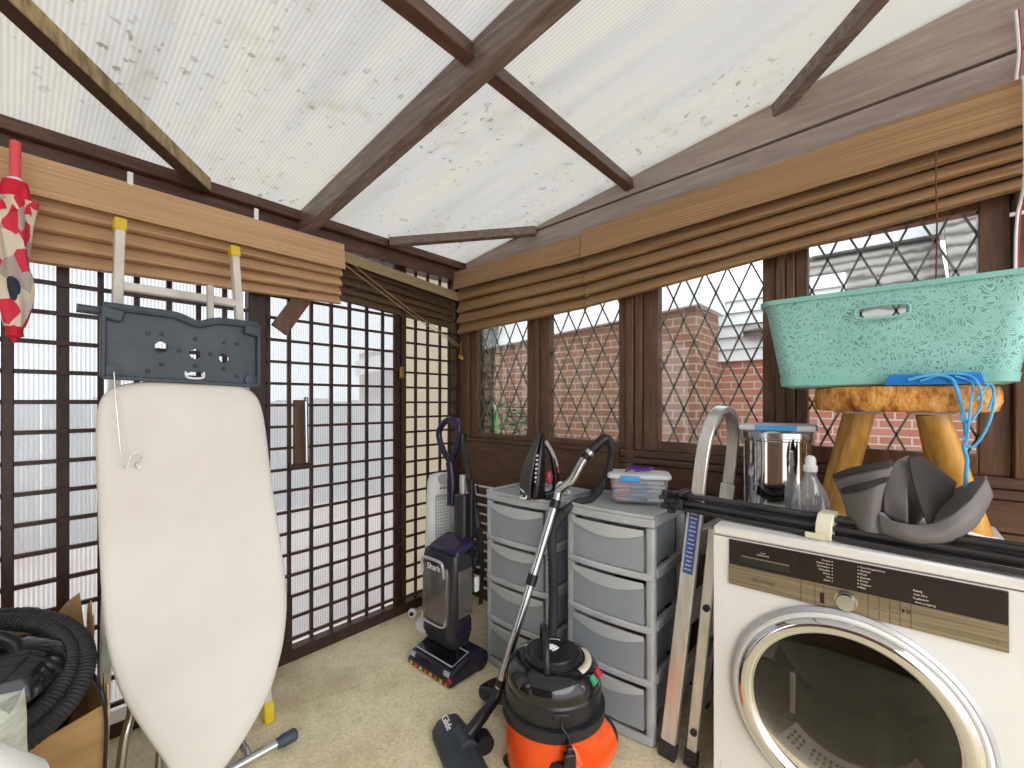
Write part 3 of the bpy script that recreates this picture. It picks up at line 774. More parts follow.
# ================================================================== BACK CORNER THINGS
def tower_fan():
    c = Vector((1.565, 1.885, 0))
    t = thing('tower_fan', 'slim white tower fan on a round base in the corner behind the upright vacuum', 'fan', c)
    MB().lathe([(.13, 0), (.132, .008), (.12, .016), (.06, .03), (.045, .045)], c, seg=36).build('base', 'white_plastic', t)
    R = rot('Z', -104)
    m = MB(); rs = []
    for z, a, b in ((.04, .055, .05), (.07, .085, .066), (.3, .083, .066), (.55, .079, .064), (.70, .074, .060), (.785, .068, .056), (.815, .058, .045), (.825, .03, .02)):
        rs.append([c+R@Vector((b*math.copysign(abs(math.cos(q))**.8, math.cos(q)), a*math.copysign(abs(math.sin(q))**.8, math.sin(q)), z)) for q in [2*PI*k/36 for k in range(36)]])
    m.rings(rs).build('column', 'white_plastic', t)
    g = MB()
    for k in range(34):
        z = .14+.0165*k; g.obox(c+R@Vector((.0665, -.012, z)), (.006, .085, .005), R)
    g.build('grille', 'white_plastic', t)
    g = MB()
    for k in range(7): g.obox(c+R@Vector((.0705, -.05+.0127*k, .42)), (.004, .0025, .58), R)
    g.build('grille_bar', 'white_plastic', t)
    MB().obox(c+R@Vector((.0645, -.012, .42)), (.004, .092, .6), R).build('grille_recess', 'tower_grey', t, bevel=.001)
    MB().lathe([(.001, 0), (.03, 0), (.03, .004), (.001, .004)], c+R@Vector((.052, 0, .80)), R@rot('Y', 60), 20, 1, 1.3).build('control_dial', 'tower_grey', t)
    for k in range(4): MB().lathe([(.005, 0), (.005, .006), (.001, .006)], c+R@Vector((.064, -.03+.02*k, .755)), R@rot('Y', 85), 10).build('button', 'charcoal', t)
    p = oZ(412, 609, .028); p = Vector((1.50, 2.05, .026))
    s = thing('power_plug', 'small white rounded plug with a black face on the floor by the trellis', 'plug', (p.x, p.y, 0))
    MB().ball(p, .026, 18).build('plug_body', 'white_plastic', s)
    d = Vector((-CA, -SA, .25)).normalized()
    MB().cyl(p+d*.017, p+d*.027, .014, .011, 16).build('plug_face', 'black_satin', s)
    MB().tube(cat([p+Vector((.02, .01, -.012)), p+Vector((.05, .025, -.021)), p+Vector((.12, .03, -.021)), p+Vector((.22, .02, -.021))], 6), .0035, 8).build('cord', 'white_plastic', s)
    # white slatted rack against the window wall
    r = thing('wire_rack', 'white wire rack against the brown boarding behind the upright vacuum', 'rack', (1.88, 1.72, 0))
    for k in range(12):
        z = .10+.055*k; MB().tube([(1.885, 1.50, z), (1.885, 2.06, z)], .0065, 8).build('wire', 'white', r)
    for y in (1.52, 2.04):
        MB().tube([(1.898, y, 0), (1.898, y, .76)], .0075, 8).build('upright', 'white', r)
tower_fan()

def upright_vacuum():
    t = thing('upright_vacuum', 'purple and charcoal upright vacuum cleaner standing left of the drawer towers', 'vacuum cleaner', (1.34, 1.57, 0))
    # floor nozzle
    m = MB(); rs = []
    for x, h in ((1.235, .045), (1.245, .062), (1.29, .075), (1.36, .095), (1.42, .10), (1.435, .085)):
        rs.append([(x, 1.412, .004), (x, 1.412, h-.012), (x, 1.425, h), (x, 1.70, h), (x, 1.713, h-.012), (x, 1.713, .004)])
    m.rings(rs).build('floor_nozzle', 'nozzle_dark', t, bevel=.006)
    MB().hexa([(1.26, 1.44, .07), (1.345, 1.44, .092), (1.345, 1.685, .092), (1.26, 1.685, .07), (1.26, 1.44, .074), (1.345, 1.44, .096), (1.345, 1.685, .096), (1.26, 1.685, .074)]).build('nozzle_window', 'black_gloss', t, bevel=.002)
    m = MB(); m.tube([(1.256, 1.434, .076), (1.35, 1.434, .1), (1.35, 1.691, .1), (1.256, 1.691, .076)], .0035, 8, closed=True); m.build('window_trim', 'iron_grey', t)
    MB().box(1.226, 1.24, 1.415, 1.71, .004, .03).build('bumper', 'charcoal', t, bevel=.004)
    for k in range(8): MB().box(1.2235, 1.228, 1.43+.035*k, 1.445+.035*k, .01, .022).build('brush_mark', 'yellow' if k % 2 else 'orange', t)
    for y in (1.43, 1.67): MB().box(1.232, 1.243, y, y+.035, .04, .06).build('headlamp', 'iron_grey', t, bevel=.002)
    for y in (1.425, 1.70): MB().cyl((1.41, y-.012, .046), (1.41, y+.012, .046), .046, seg=24).build('wheel', 'black_satin', t)
    MB().cyl((1.233, 1.424, .03), (1.228, 1.424, .03), .012, seg=14).build('release_button', 'red', t)
    # canister body, leaning a little back
    def sec(x0, x1, y0, y1, z, r=.03):
        pts = []
        for cx, cy, a0 in ((x1-r, y1-r, 0), (x0+r, y1-r, 90), (x0+r, y0+r, 180), (x1-r, y0+r, 270)):
            for k in range(6):
                a = math.radians(a0+18*k); pts.append((cx+r*math.cos(a), cy+r*math.sin(a), z))
        return pts
    m = MB(); m.rings([sec(1.315, 1.42, 1.49, 1.69, .095), sec(1.30, 1.425, 1.48, 1.71, .14), sec(1.305, 1.43, 1.48, 1.715, .30), sec(1.31, 1.435, 1.48, 1.72, .48), sec(1.315, 1.435, 1.49, 1.715, .515)]).build('body', 'charcoal', t, ang=.9)
    m = MB(); m.hexa([(1.33, 1.485, .5), (1.46, 1.485, .54), (1.46, 1.70, .54), (1.33, 1.70, .5), (1.335, 1.50, .535), (1.45, 1.50, .575), (1.45, 1.69, .575), (1.335, 1.69, .535)]).build('body_top', 'purple', t, bevel=.012)
    MB().hexa([(1.32, 1.474, .16), (1.41, 1.474, .16), (1.41, 1.474, .22), (1.32, 1.474, .18), (1.32, 1.482, .16), (1.41, 1.482, .16), (1.41, 1.482, .22), (1.32, 1.482, .18)]).build('side_flash', 'purple', t, bevel=.002)
    b = MB(); b.rings([sec(1.29, 1.31, 1.515, 1.685, .205, .009), sec(1.285, 1.315, 1.51, 1.69, .23, .014), sec(1.29, 1.318, 1.51, 1.69, .42, .013), sec(1.295, 1.318, 1.52, 1.685, .46, .01)]).build('dust_bin', 'bin_clear', t)
    m = MB(); m.tube(cat([(1.292, 1.53, .42), (1.284, 1.53, .47), (1.284, 1.55, .49), (1.284, 1.66, .49), (1.284, 1.68, .47), (1.292, 1.68, .42)], 5), .007, 8); m.build('bin_handle', 'iron_grey', t)
    m = MB(); m.tube(cat([(1.296, 1.525, .24), (1.283, 1.525, .205), (1.283, 1.60, .196), (1.283, 1.675, .205), (1.296, 1.675, .24)], 5), .005, 8); m.build('bin_latch', 'iron_grey', t)
    for k in range(5): MB().box(1.297, 1.304, 1.53, 1.67, .125+.014*k, .131+.014*k).build('vent_slat', 'dark', t)
    text('Shark', .042, (1.293, 1.605, .452), (0, -1, 0), (0, 0, 1), 'text_white', t)
    MB().box(1.335, 1.42, 1.4775, 1.484, .235, .45).build('side_window', 'bin_clear', t, bevel=.004)
    # neck, pole, loop handle
    MB().tube([(1.455, 1.585, .10), (1.455, 1.585, .56), (1.46, 1.59, .86)], .016, 12).build('pole', 'iron_grey', t)
    MB().obox((1.452, 1.585, .44), (.05, .075, .66), Matrix()).build('back_spine', 'charcoal', t, bevel=.012)
    MB().tube([(1.462, 1.535, .3), (1.466, 1.535, .84)], .015, 12).build('tool_tube', 'black_satin', t)
    hd = [oX(*p, 1.455) for p in ((452, 505), (452, 480), (450, 462), (442, 447), (439, 432), (446, 421), (455, 420), (459, 428), (457, 445), (451, 462))]
    MB().tube(cat(hd[:3], 4), [.026]*5+[.022]*4, 14).build('handle_neck', 'purple', t)
    MB().tube(cat(hd[2:], 6), .0155, 12).build('loop_handle', 'purple', t)
    hs = [oX(*p, x) for p, x in (((462, 436), 1.46), ((464, 450), 1.47), ((467, 468), 1.48), ((471, 487), 1.49), ((475, 510), 1.50), ((479, 535), 1.5), ((477, 555), 1.49), ((470, 570), 1.47), ((462, 585), 1.46))]
    p = cat(hs, 14); MB().tube(p, .0195, 12, rib=.14).build('hose', 'dark', t)
    MB().tube([hs[0]+Vector((0, 0, .012)), hs[0]+Vector((0, 0, -.03))], [.022, .02], 14).build('hose_cuff', 'black_satin', t)
    q = oX(475, 490, 1.49); MB().tube([q+Vector((0, .003, .02)), q+Vector((0, -.003, -.015))], .022, 14).build('hose_cuff', 'black_satin', t)
    MB().box(1.445, 1.475, 1.485, 1.50, .32, .39).build('cord_clip', 'white_plastic', t, bevel=.004)
    for k in range(3): MB().tube(cat([(1.462+.008*k, 1.478, .62), (1.468+.008*k, 1.472, .45), (1.462+.008*k, 1.476, .26)], 5), .004, 8).build('cord_loop', 'black_satin', t)
upright_vacuum()

# ================================================================== DRAWER TOWERS
def drawer_tower(label, x0, x1, y0, y1, H, nlev, split):
    t = thing('drawer_tower', label, 'drawer unit', ((x0+x1)/2, (y0+y1)/2, 0))
    yc, hw = (y0+y1)/2, (y1-y0)/2
    bow = lambda y: -.016*(1-((y-yc)/hw)**2)
    P = .017
    def slab(z0, z1, lo=0, name='rail', inset=0):
        m = MB(); pts = []
        K = 14
        for k in range(K+1):
            y = y0+inset+(y1-y0-2*inset)*k/K; pts.append(Vector((x0+bow(y)-lo, y, z0)))
        pts += [Vector((x1, y1-inset, z0)), Vector((x1, y0+inset, z0))]
        return m, pts
    # top with a raised rim
    m, pts = slab(H-.045, 0); m.prism(pts, (0, 0, .033)); m.build('top', 'tower_grey', t, bevel=.006)
    m = MB(); c = sum(pts, Vector())/len(pts); ring = []
    outer = [p+Vector((0, 0, .0335)) for p in pts]; inner = [c+(p-c)*.90+Vector((0, 0, .0335)) for p in pts]
    n = len(outer)
    V = [[m.bm.verts.new(p) for p in L] for L in (outer, [p+Vector((0, 0, .0115)) for p in outer], [p+Vector((0, 0, .0115)) for p in inner], inner)]
    for j in range(4):
        for k in range(n): m.bm.faces.new((V[j][k], V[j][(k+1) % n], V[(j+1) % 4][(k+1) % n], V[(j+1) % 4][k]))
    m.build('top_rim', 'tower_grey', t, bevel=.003)
    for x, y in ((x0+P, y0+P), (x0+P, y1-P), (x1-P, y0+P), (x1-P, y1-P)):
        MB().obox((x, y, (H-.045)/2), (2*P, 2*P, H-.045)).build('corner_post', 'tower_grey', t, bevel=.012, seg=3)
    zs = [.02+(H-.065)*k/nlev for k in range(nlev+1)]
    for k, z in enumerate(zs[:-1]):
        h = .026 if k else .03; z_ = z if k else .004
        m = MB(); rs = []
        for q in range(15):
            y = y0+.004+(y1-y0-.008)*q/14; x = x0+bow(y)-.003
            rs.append([(x, y, z_), (x+.02, y, z_), (x+.02, y, z_+h), (x, y, z_+h)])
        m.rings(rs).build('front_rail', 'tower_grey', t, bevel=.007, seg=3)
        for y in (y0+.001, y1-.021):
            MB().box(x0+.036, x1-.036, y, y+.02, z_+.0, z_+h+.01).build('side_rail', 'tower_grey', t, bevel=.005)
        MB().box(x1-.022, x1-.002, y0+.036, y1-.036, z_, z_+h).build('back_rail', 'tower_grey', t, bevel=.004)
    for k in range(nlev):
        za, zb = zs[k]+.030, zs[k+1]-.004
        a, b = y0+.036, y1-.036
        m = MB(); fr = []
        for q in range(13):
            y = a+(b-a)*q/12; fr.append((x0+bow(y)+.001, y))
        for (xa, ya), (xb, yb) in zip(fr, fr[1:]):   # front wall
            m.hexa([(xa, ya, za), (xa+.003, ya, za), (xb+.003, yb, za), (xb, yb, za), (xa, ya, zb-.012), (xa+.003, ya, zb-.012), (xb+.003, yb, zb-.012), (xb, yb, zb-.012)])
        m.box(x0+.008, x1-.026, a, a+.003, za, zb-.02); m.box(x0+.008, x1-.026, b-.003, b, za, zb-.02)
        m.box(x1-.029, x1-.026, a+.003, b-.003, za, zb-.02); m.box(x0+.008, x1-.029, a+.003, b-.003, za, za+.003)
        bmesh.ops.remove_doubles(m.bm, verts=m.bm.verts, dist=1e-5)
        d = m.build('drawer', 'drawer', t, smooth=False)
        m = MB(); rs = []
        for q in range(13):                          # curved pull lip
            y = a+(b-a)*q/12; x = x0+bow(y)-.006; s = 1-((y-yc)/(hw-.036))**2; dz = .010+.030*s
            rs.append([(x, y, zb-.012-dz), (x+.004, y, zb-.014-dz), (x+.006, y, zb-.006), (x-.002-.008*s, y, zb-.004)])
        m.rings(rs).build('pull_lip', 'drawer_lip', d)
    return t
T1 = drawer_tower('grey drawer tower with the iron standing on its top', 1.48, 1.80, 1.075, 1.45, .805, 4, 0)
T2 = drawer_tower('grey drawer tower with the clear peg tub on its top', 1.485, 1.80, .635, 1.0, .815, 4, 1)
def contents():
    single(MB().obox((1.56, .80, .62), (.06, .10, .004), rot('Z', 20)), 'card', 'tear', 'small cream card lying in the top drawer below the peg tub', 'card')
    z = .236+.0
    m = MB(); pts = []
    for k in range(70):
        a = k*.45; pts.append(Vector((1.56+.035*math.cos(a)+.0004*k, 1.33+.045*math.sin(a), .45+.05*abs(math.sin(k*.11)))))
    single(m.tube(cat(pts, 2), .003, 6), 'white_cable', 'white_plastic', 'loose white cable coiled in the second drawer below the iron', 'cable')
    pts = [Vector((1.56+.04*math.cos(k*.5), 1.30+.06*math.sin(k*.5), .635+.05*abs(math.sin(k*.13)))) for k in range(40)]
    single(MB().tube(cat(pts, 2), .004, 6), 'grey_cable', 'tower_grey', 'grey cable coiled in the top drawer below the iron', 'cable')
    single(MB().ball((1.60, .83, .29), .045, 12, (1, 1.2, .75)), 'brown_paper_ball', 'cardboard', 'crumpled brown paper in the third drawer down below the peg tub', 'paper')
    single(MB().ball((1.63, .80, .50), .055, 12, (1, 1.2, .9)), 'dark_cloth', 'cloth_dark', 'dark folded cloth in the second drawer down below the peg tub', 'cloth')
    single(MB().obox((1.57, 1.22, .262), (.05, .07, .03), rot('Z', 30)), 'small_carton', 'tear', 'small pale carton in the third drawer down below the iron', 'carton', bevel=.003)
contents()

def iron():
    z0 = .8055; c = Vector((1.53, 1.15, z0))
    t = thing('iron', 'black and silver steam iron standing on its heel on a drawer tower', 'iron', c)
    u = Vector((SA, -CA, 0)); w = Vector((CA, SA, 0))        # across the picture, away from it
    R = rot('Z', 18).to_3x3(); u = R@u; w = R@w
    P = lambda a, b, z: c+u*a+w*b+Vector((0, 0, z))
    m = MB(); rs = []
    for z, l, r, d in ((0, -.078, -.004, .052), (.01, -.08, .0, .056), (.06, -.078, .0, .058), (.12, -.066, .0, .052), (.18, -.047, .002, .038), (.23, -.028, .003, .022), (.262, -.012, .004, .010), (.275, -.002, .004, .003)):
        ring = []
        for k in range(20):
            a = 2*PI*k/20; x = math.cos(a); y = math.sin(a)
            ring.append(P((l+r)/2+(r-l)/2*math.copysign(abs(x)**.7, x), d*math.copysign(abs(y)**.8, y)*(1 if x < 0 else .8), z))
        rs.append(ring)
    m.rings(rs).build('body', 'iron_black', t, ang=.9)
    m = MB(); rs = []
    for z, l, d in ((.0, -.083, .057), (.06, -.085, .062), (.12, -.074, .056), (.18, -.055, .042), (.23, -.036, .026), (.265, -.018, .010), (.281, -.006, .002)):
        rs.append([P(l-.006, -d, z), P(l-.006, d, z), P(l+.004, d, z), P(l+.004, -d, z)])
    m.rings(rs).build('soleplate', 'charcoal', t, bevel=.002)
    hp = [P(.0, 0, .235), P(.022, 0, .205), P(.042, 0, .165), P(.052, 0, .12), P(.056, 0, .07), P(.052, 0, .025), P(.025, 0, .008), P(.0, 0, .01)]
    MB().tube(cat(hp, 6), [.010]*12+[.0145]*20+[.013]*11, 14).build('handle', 'iron_black', t)
    MB().tube(cat([P(.006, -.006, .24), P(.032, -.006, .20), P(.052, -.006, .158), P(.060, -.006, .13)], 5), .0085, 10).build('handle_trim', 'iron_grey', t)
    MB().tube([P(.058, -.004, .145), P(.066, -.004, .10)], [.010, .008], 12).build('steam_button', 'iron_pink', t)
    MB().ball(P(.014, -.025, .085), .022, 14, (.8, .8, 1.4)).build('thermostat_dial', 'iron_pink', t)
    MB().obox(P(.03, 0, .004), (.085, .08, .008), rot('Z', 18-49+90)).build('heel', 'iron_black', t, bevel=.003)
    m = MB()
    for k in range(7):
        z = .075+.018*k; l = -.079+.034*max(0, (z-.1)/.14)
        m.obox(P(l*.55-.012, -.051+.02*max(0, (z-.09)/.14), z), (.010, .003, .008), rot('Z', 18-49))
    m.build('steam_mark', 'text_pale', t)
    cd = [P(.045, .03, .012), P(.06, .06, .02), P(.02, .09, .006), P(-.06, .05, .006), P(-.11, -.005, .006), P(-.10, -.04, .006), P(-.085, -.02, .02), P(-.09, .04, .03), P(-.02, .085, .02), P(.08, .03, .006), P(.115, -.02, .012), P(.10, .05, .03), P(.05, .07, .012)]
    MB().tube(cat(cd, 8), .0035, 8).build('power_cord', 'white_plastic', t)
    m = MB()
    m.ball(P(.075, -.01, .035), .028, 12, (1, .9, 1)); m.build('cord_bundle', 'white_plastic', t)
iron()

def canister():
    c = Vector((1.199, .862, 0))
    t = thing('canister_vacuum', 'orange and black drum vacuum cleaner with chrome wand leaning on the drawer towers', 'vacuum cleaner', c)
    rt = Vector((SA, -CA, 0)); fw = Vector((CA, SA, 0))
    MB().lathe([(.13, .022), (.150, .03), (.156, .07), (.158, .15), (.156, .205)], c, seg=48).build('drum', 'orange', t)
    ax = (rt*.57+fw*.83).normalized(); rear = (rt*.83-fw*.57).normalized()
    mid = c+rear*.105+Vector((0, 0, .078))
    m = MB(); m.tube([mid-ax*.118, mid-ax*.108, mid+ax*.108, mid+ax*.118], [.070, .078, .078, .070], 32); m.build('wheel_housing', 'orange', t)
    m = MB()
    for s in (-1, 1):
        o = mid+ax*.075*s
        pr = [o-rear*.06-Vector((0, 0, .06)), o+rear*.065-Vector((0, 0, .055)), o+rear*.075+Vector((0, 0, .01)), o+rear*.03+Vector((0, 0, .10)), o-rear*.02+Vector((0, 0, .125)), o-rear*.07+Vector((0, 0, .12))]
        m.prism([p-ax*.034 for p in pr], ax*.068)
    m.build('fender', 'orange', t, bevel=.014, seg=3)
    for s in (-1, 1):
        o = mid+ax*.119*s
        w = MB().tube([o, o+ax*.006*s, o+ax*.02*s, o+ax*.024*s], [.062, .068, .068, .058], 32).build('wheel', 'black_satin', t)
        MB().tube([o+ax*.024*s, o+ax*.029*s], [.036, .03], 24).build('hub', 'orange', w)
    for ang in (150, 215):
        o = c+Matrix.Rotation(math.radians(ang), 3, 'Z')@(rear*.145)+Vector((0, 0, .021))
        MB().cyl(o-ax*.01, o+ax*.01, .0205, seg=18).build('caster', 'black_satin', t)
    MB().lathe([(.158, .196), (.170, .20), (.171, .232), (.160, .238)], c, seg=48).build('clamp_band', 'black_satin', t)
    MB().lathe([(.157, .236), (.158, .292), (.154, .298)], c, seg=48).build('motor_collar', 'black_satin', t)
    MB().lathe([(.154, .297), (.156, .31), (.150, .338), (.134, .358), (.112, .368), (.10, .369), (.02, .369)], c, seg=48).build('dome', 'black_gloss', t)
    MB().lathe([(.096, .366), (.097, .378), (.086, .386), (.082, .384), (.078, .389), (.02, .391)], c, seg=48).build('lid', 'black_satin', t)
    # markings on the lid and the dome
    e = MB()
    def lp(x, y, z=.3925): return c-rt*.0+rt*x+fw*y+Vector((0, 0, z))
    for pts in ([(-.016, .014), (-.008, .022), (.002, .02), (.0, .012), (-.008, .012)], [(-.018, .006), (-.006, .006), (.004, .010), (.014, .012)], [(-.014, -.006), (-.004, -.001), (.010, .004)], [(-.004, -.014), (.006, -.008), (.012, -.002), (.018, .004)], [(-.012, .014), (-.012, -.004)], [(.006, .018), (.004, .002)]):
        e.tube([lp(*p) for p in pts], .0026, 6)
    e.build('emblem', 'text_white', t)
    m = MB(); m.grid([[c+rt*r*math.cos(a)+fw*r*math.sin(a)+Vector((0, 0, z)) for a in [math.radians(-48+6*k) for k in range(13)]] for r, z in ((.106, .3715), (.127, .3645))])
    m.build('dome_label', 'text_pale', t, solid=.001)
    m = MB(); m.grid([[c+rt*r*math.cos(a)+fw*r*math.sin(a)+Vector((0, 0, .3925)) for a in [math.radians(60+6*k) for k in range(7)]] for r in (.056, .061)]); m.build('lid_text', 'text_pale', t, solid=.0006)
    # arched carry handle
    hp = [c-rt*.028+fw*a+Vector((0, 0, z)) for a, z in ((-.098, .362), (-.094, .395), (-.07, .435), (-.02, .458), (.03, .455), (.075, .425), (.095, .385), (.098, .362))]
    MB().tube(cat(hp, 6), .0105, 12, sx=.7).build('carry_handle', 'black_satin', t)
    for (x, y), mt, nm in (((593, 674), 'red', 'power_switch'), ((586, 683), 'green', 'boost_switch')):
        a = math.radians(-20 if mt == 'red' else -37); d = rt*math.cos(a)+fw*math.sin(a)
        p = c+d*.148+Vector((0, 0, .342))
        MB().obox(p, (.026, .022, .018), Matrix.Rotation(math.atan2(d.y, d.x), 4, 'Z')@rot('Y', 38)).build(nm, mt, t, bevel=.003)
    d = (-fw+rt*.06).normalized()
    p = c+d*.158+Vector((0, 0, .275)); MB().obox(p, (.008, .05, .018), Matrix.Rotation(math.atan2(d.y, d.x), 4, 'Z')).build('cable_port', 'black_satin', t, bevel=.003)
    d2 = (-fw+rt*.17).normalized(); pl = c+d2*.186+Vector((0, 0, .165))
    MB().tube(cat([p+d*.004, p+d*.012+Vector((0, 0, -.02)), c+d2*.182+Vector((0, 0, .225)), pl+Vector((0, 0, .03))], 6), .0032, 8).build('power_cord', 'black_satin', t)
    q = MB(); R = Matrix.Rotation(math.atan2(d2.y, d2.x), 4, 'Z')
    q.obox(pl, (.022, .036, .05), R); q.obox(pl+Vector((0, 0, .03)), (.016, .02, .025), R)
    g = q.build('plug', 'black_satin', t, bevel=.005)
    for s in (-1, 1): MB().obox(pl+R@Vector((.0, .011*s, -.032)), (.005, .007, .018), R).build('plug_pin', 'brass', g)
    # wand
    lo = Vector((1.19, 1.10, .162)); hi = Vector((1.452, 1.035, .80))
    dv = (hi-lo).normalized()
    def at(s): return lo+dv*s
    L = (hi-lo).length
    MB().tube([lo, at(L*.56)], .0165, 16).build('wand_tube', 'steel', t)
    MB().tube([at(L*.54), at(L*.60)], .0205, 16).build('wand_joint', 'black_satin', t)
    MB().tube([at(L*.58), at(L*1.0)], .0165, 16).build('wand_tube', 'steel', t)
    MB().tube([at(L*.98), at(L*1.03)], .021, 16).build('wand_joint', 'black_satin', t)
    bend = [at(L), at(L+.03), at(L+.06)]
    up = [oX(572, 480, 1.485), oX(583, 461, 1.51), oX(591, 451, 1.53), oX(599, 443, 1.55)]
    P = cat(bend+up, 6)
    n = len(P)
    MB().tube(P[:int(n*.80)], .0175, 16).build('bent_tube', 'steel', t)
    MB().tube(P[int(n*.70):], .0195, 16).build('grip_cuff', 'black_satin', t)
    MB().tube(P[int(n*.78):int(n*.84)], .021, 16).build('grip_ring', 'steel', t)
    e0 = up[-1]
    hs = [e0, oX(606, 438.5, 1.57), oX(611, 444, 1.60), oX(611, 460, 1.63), oX(604, 482, 1.62), oX(592, 498, 1.58), oX(572, 505, 1.49), Vector((1.445, 1.037, .70)), Vector((1.44, 1.035, .55)), Vector((1.435, 1.03, .40)), Vector((1.40, 1.02, .26)), Vector((1.395, 1.08, .13)), Vector((1.385, 1.17, .06)), Vector((1.33, 1.245, .045)), Vector((1.262, 1.235, .055)), Vector((1.258, 1.15, .08)), Vector((1.25, 1.06, .13)), Vector((1.235, .99, .18))]
    hp = cat(hs, 14)
    MB().tube(hp[:90], .0165, 12, rib=.14).build('hose', 'dark', t)
    MB().tube(hp[89:], .021, 12, rib=.12).build('hose', 'dark', t)
    MB().tube(hp[:14], .021, 14).build('hose_cuff', 'black_satin', t)
    MB().tube(hp[-60:-4], [.026]*16+[.032]*24+[.030]*16, 14).build('hose_elbow', 'black_satin', t)
    # floor head
    A, B = oZ(447, 722, .035), oZ(486, 806, .035)
    la = (B-A); Lh = la.length; la.normalize(); wd = Vector((-la.y, la.x, 0))
    if wd.dot(fw) < 0: wd = -wd
    mid = (A+B)/2
    m = MB(); rs = []
    for s, k in ((-.5, .72), (-.47, .92), (-.40, 1), (.40, 1), (.47, .92), (.5, .72)):
        o = A+la*(Lh*(s+.5)); o.z = 0
        rs.append([o+wd*x*k+Vector((0, 0, z)) for x, z in ((-.062, .006), (-.066, .028), (-.048, .052), (0, .064), (.04, .060), (.060, .034), (.056, .006))])
    h = m.rings(rs).build('floor_head', 'head_grey', t, bevel=.004)
    j = mid-la*.05*0+wd*.02; j = A+la*(Lh*.36)+wd*.02
    MB().tube([Vector((j.x, j.y, .05))-la*.045, Vector((j.x, j.y, .05))+la*.045], .032, 20).build('swivel_housing', 'head_grey', h, bevel=.003)
    MB().tube(cat([Vector((j.x, j.y, .06)), Vector((j.x, j.y, .06)).lerp(lo, .45)+Vector((0, 0, -.012)), lo-dv*.03, lo+dv*.03], 6), [.022]*8+[.019]*11, 16).build('neck', 'black_satin', t)
    MB().cyl(Vector((j.x, j.y, .034))+wd*.065-la*.012, Vector((j.x, j.y, .034))+wd*.065+la*.03, .033, seg=20).build('roller', 'black_satin', t)
    text('Glide', .034, A+la*.045+wd*(-.015)+Vector((0, 0, .032)), la, wd*.97+Vector((0, 0, .26)), 'text_white', h)
canister()

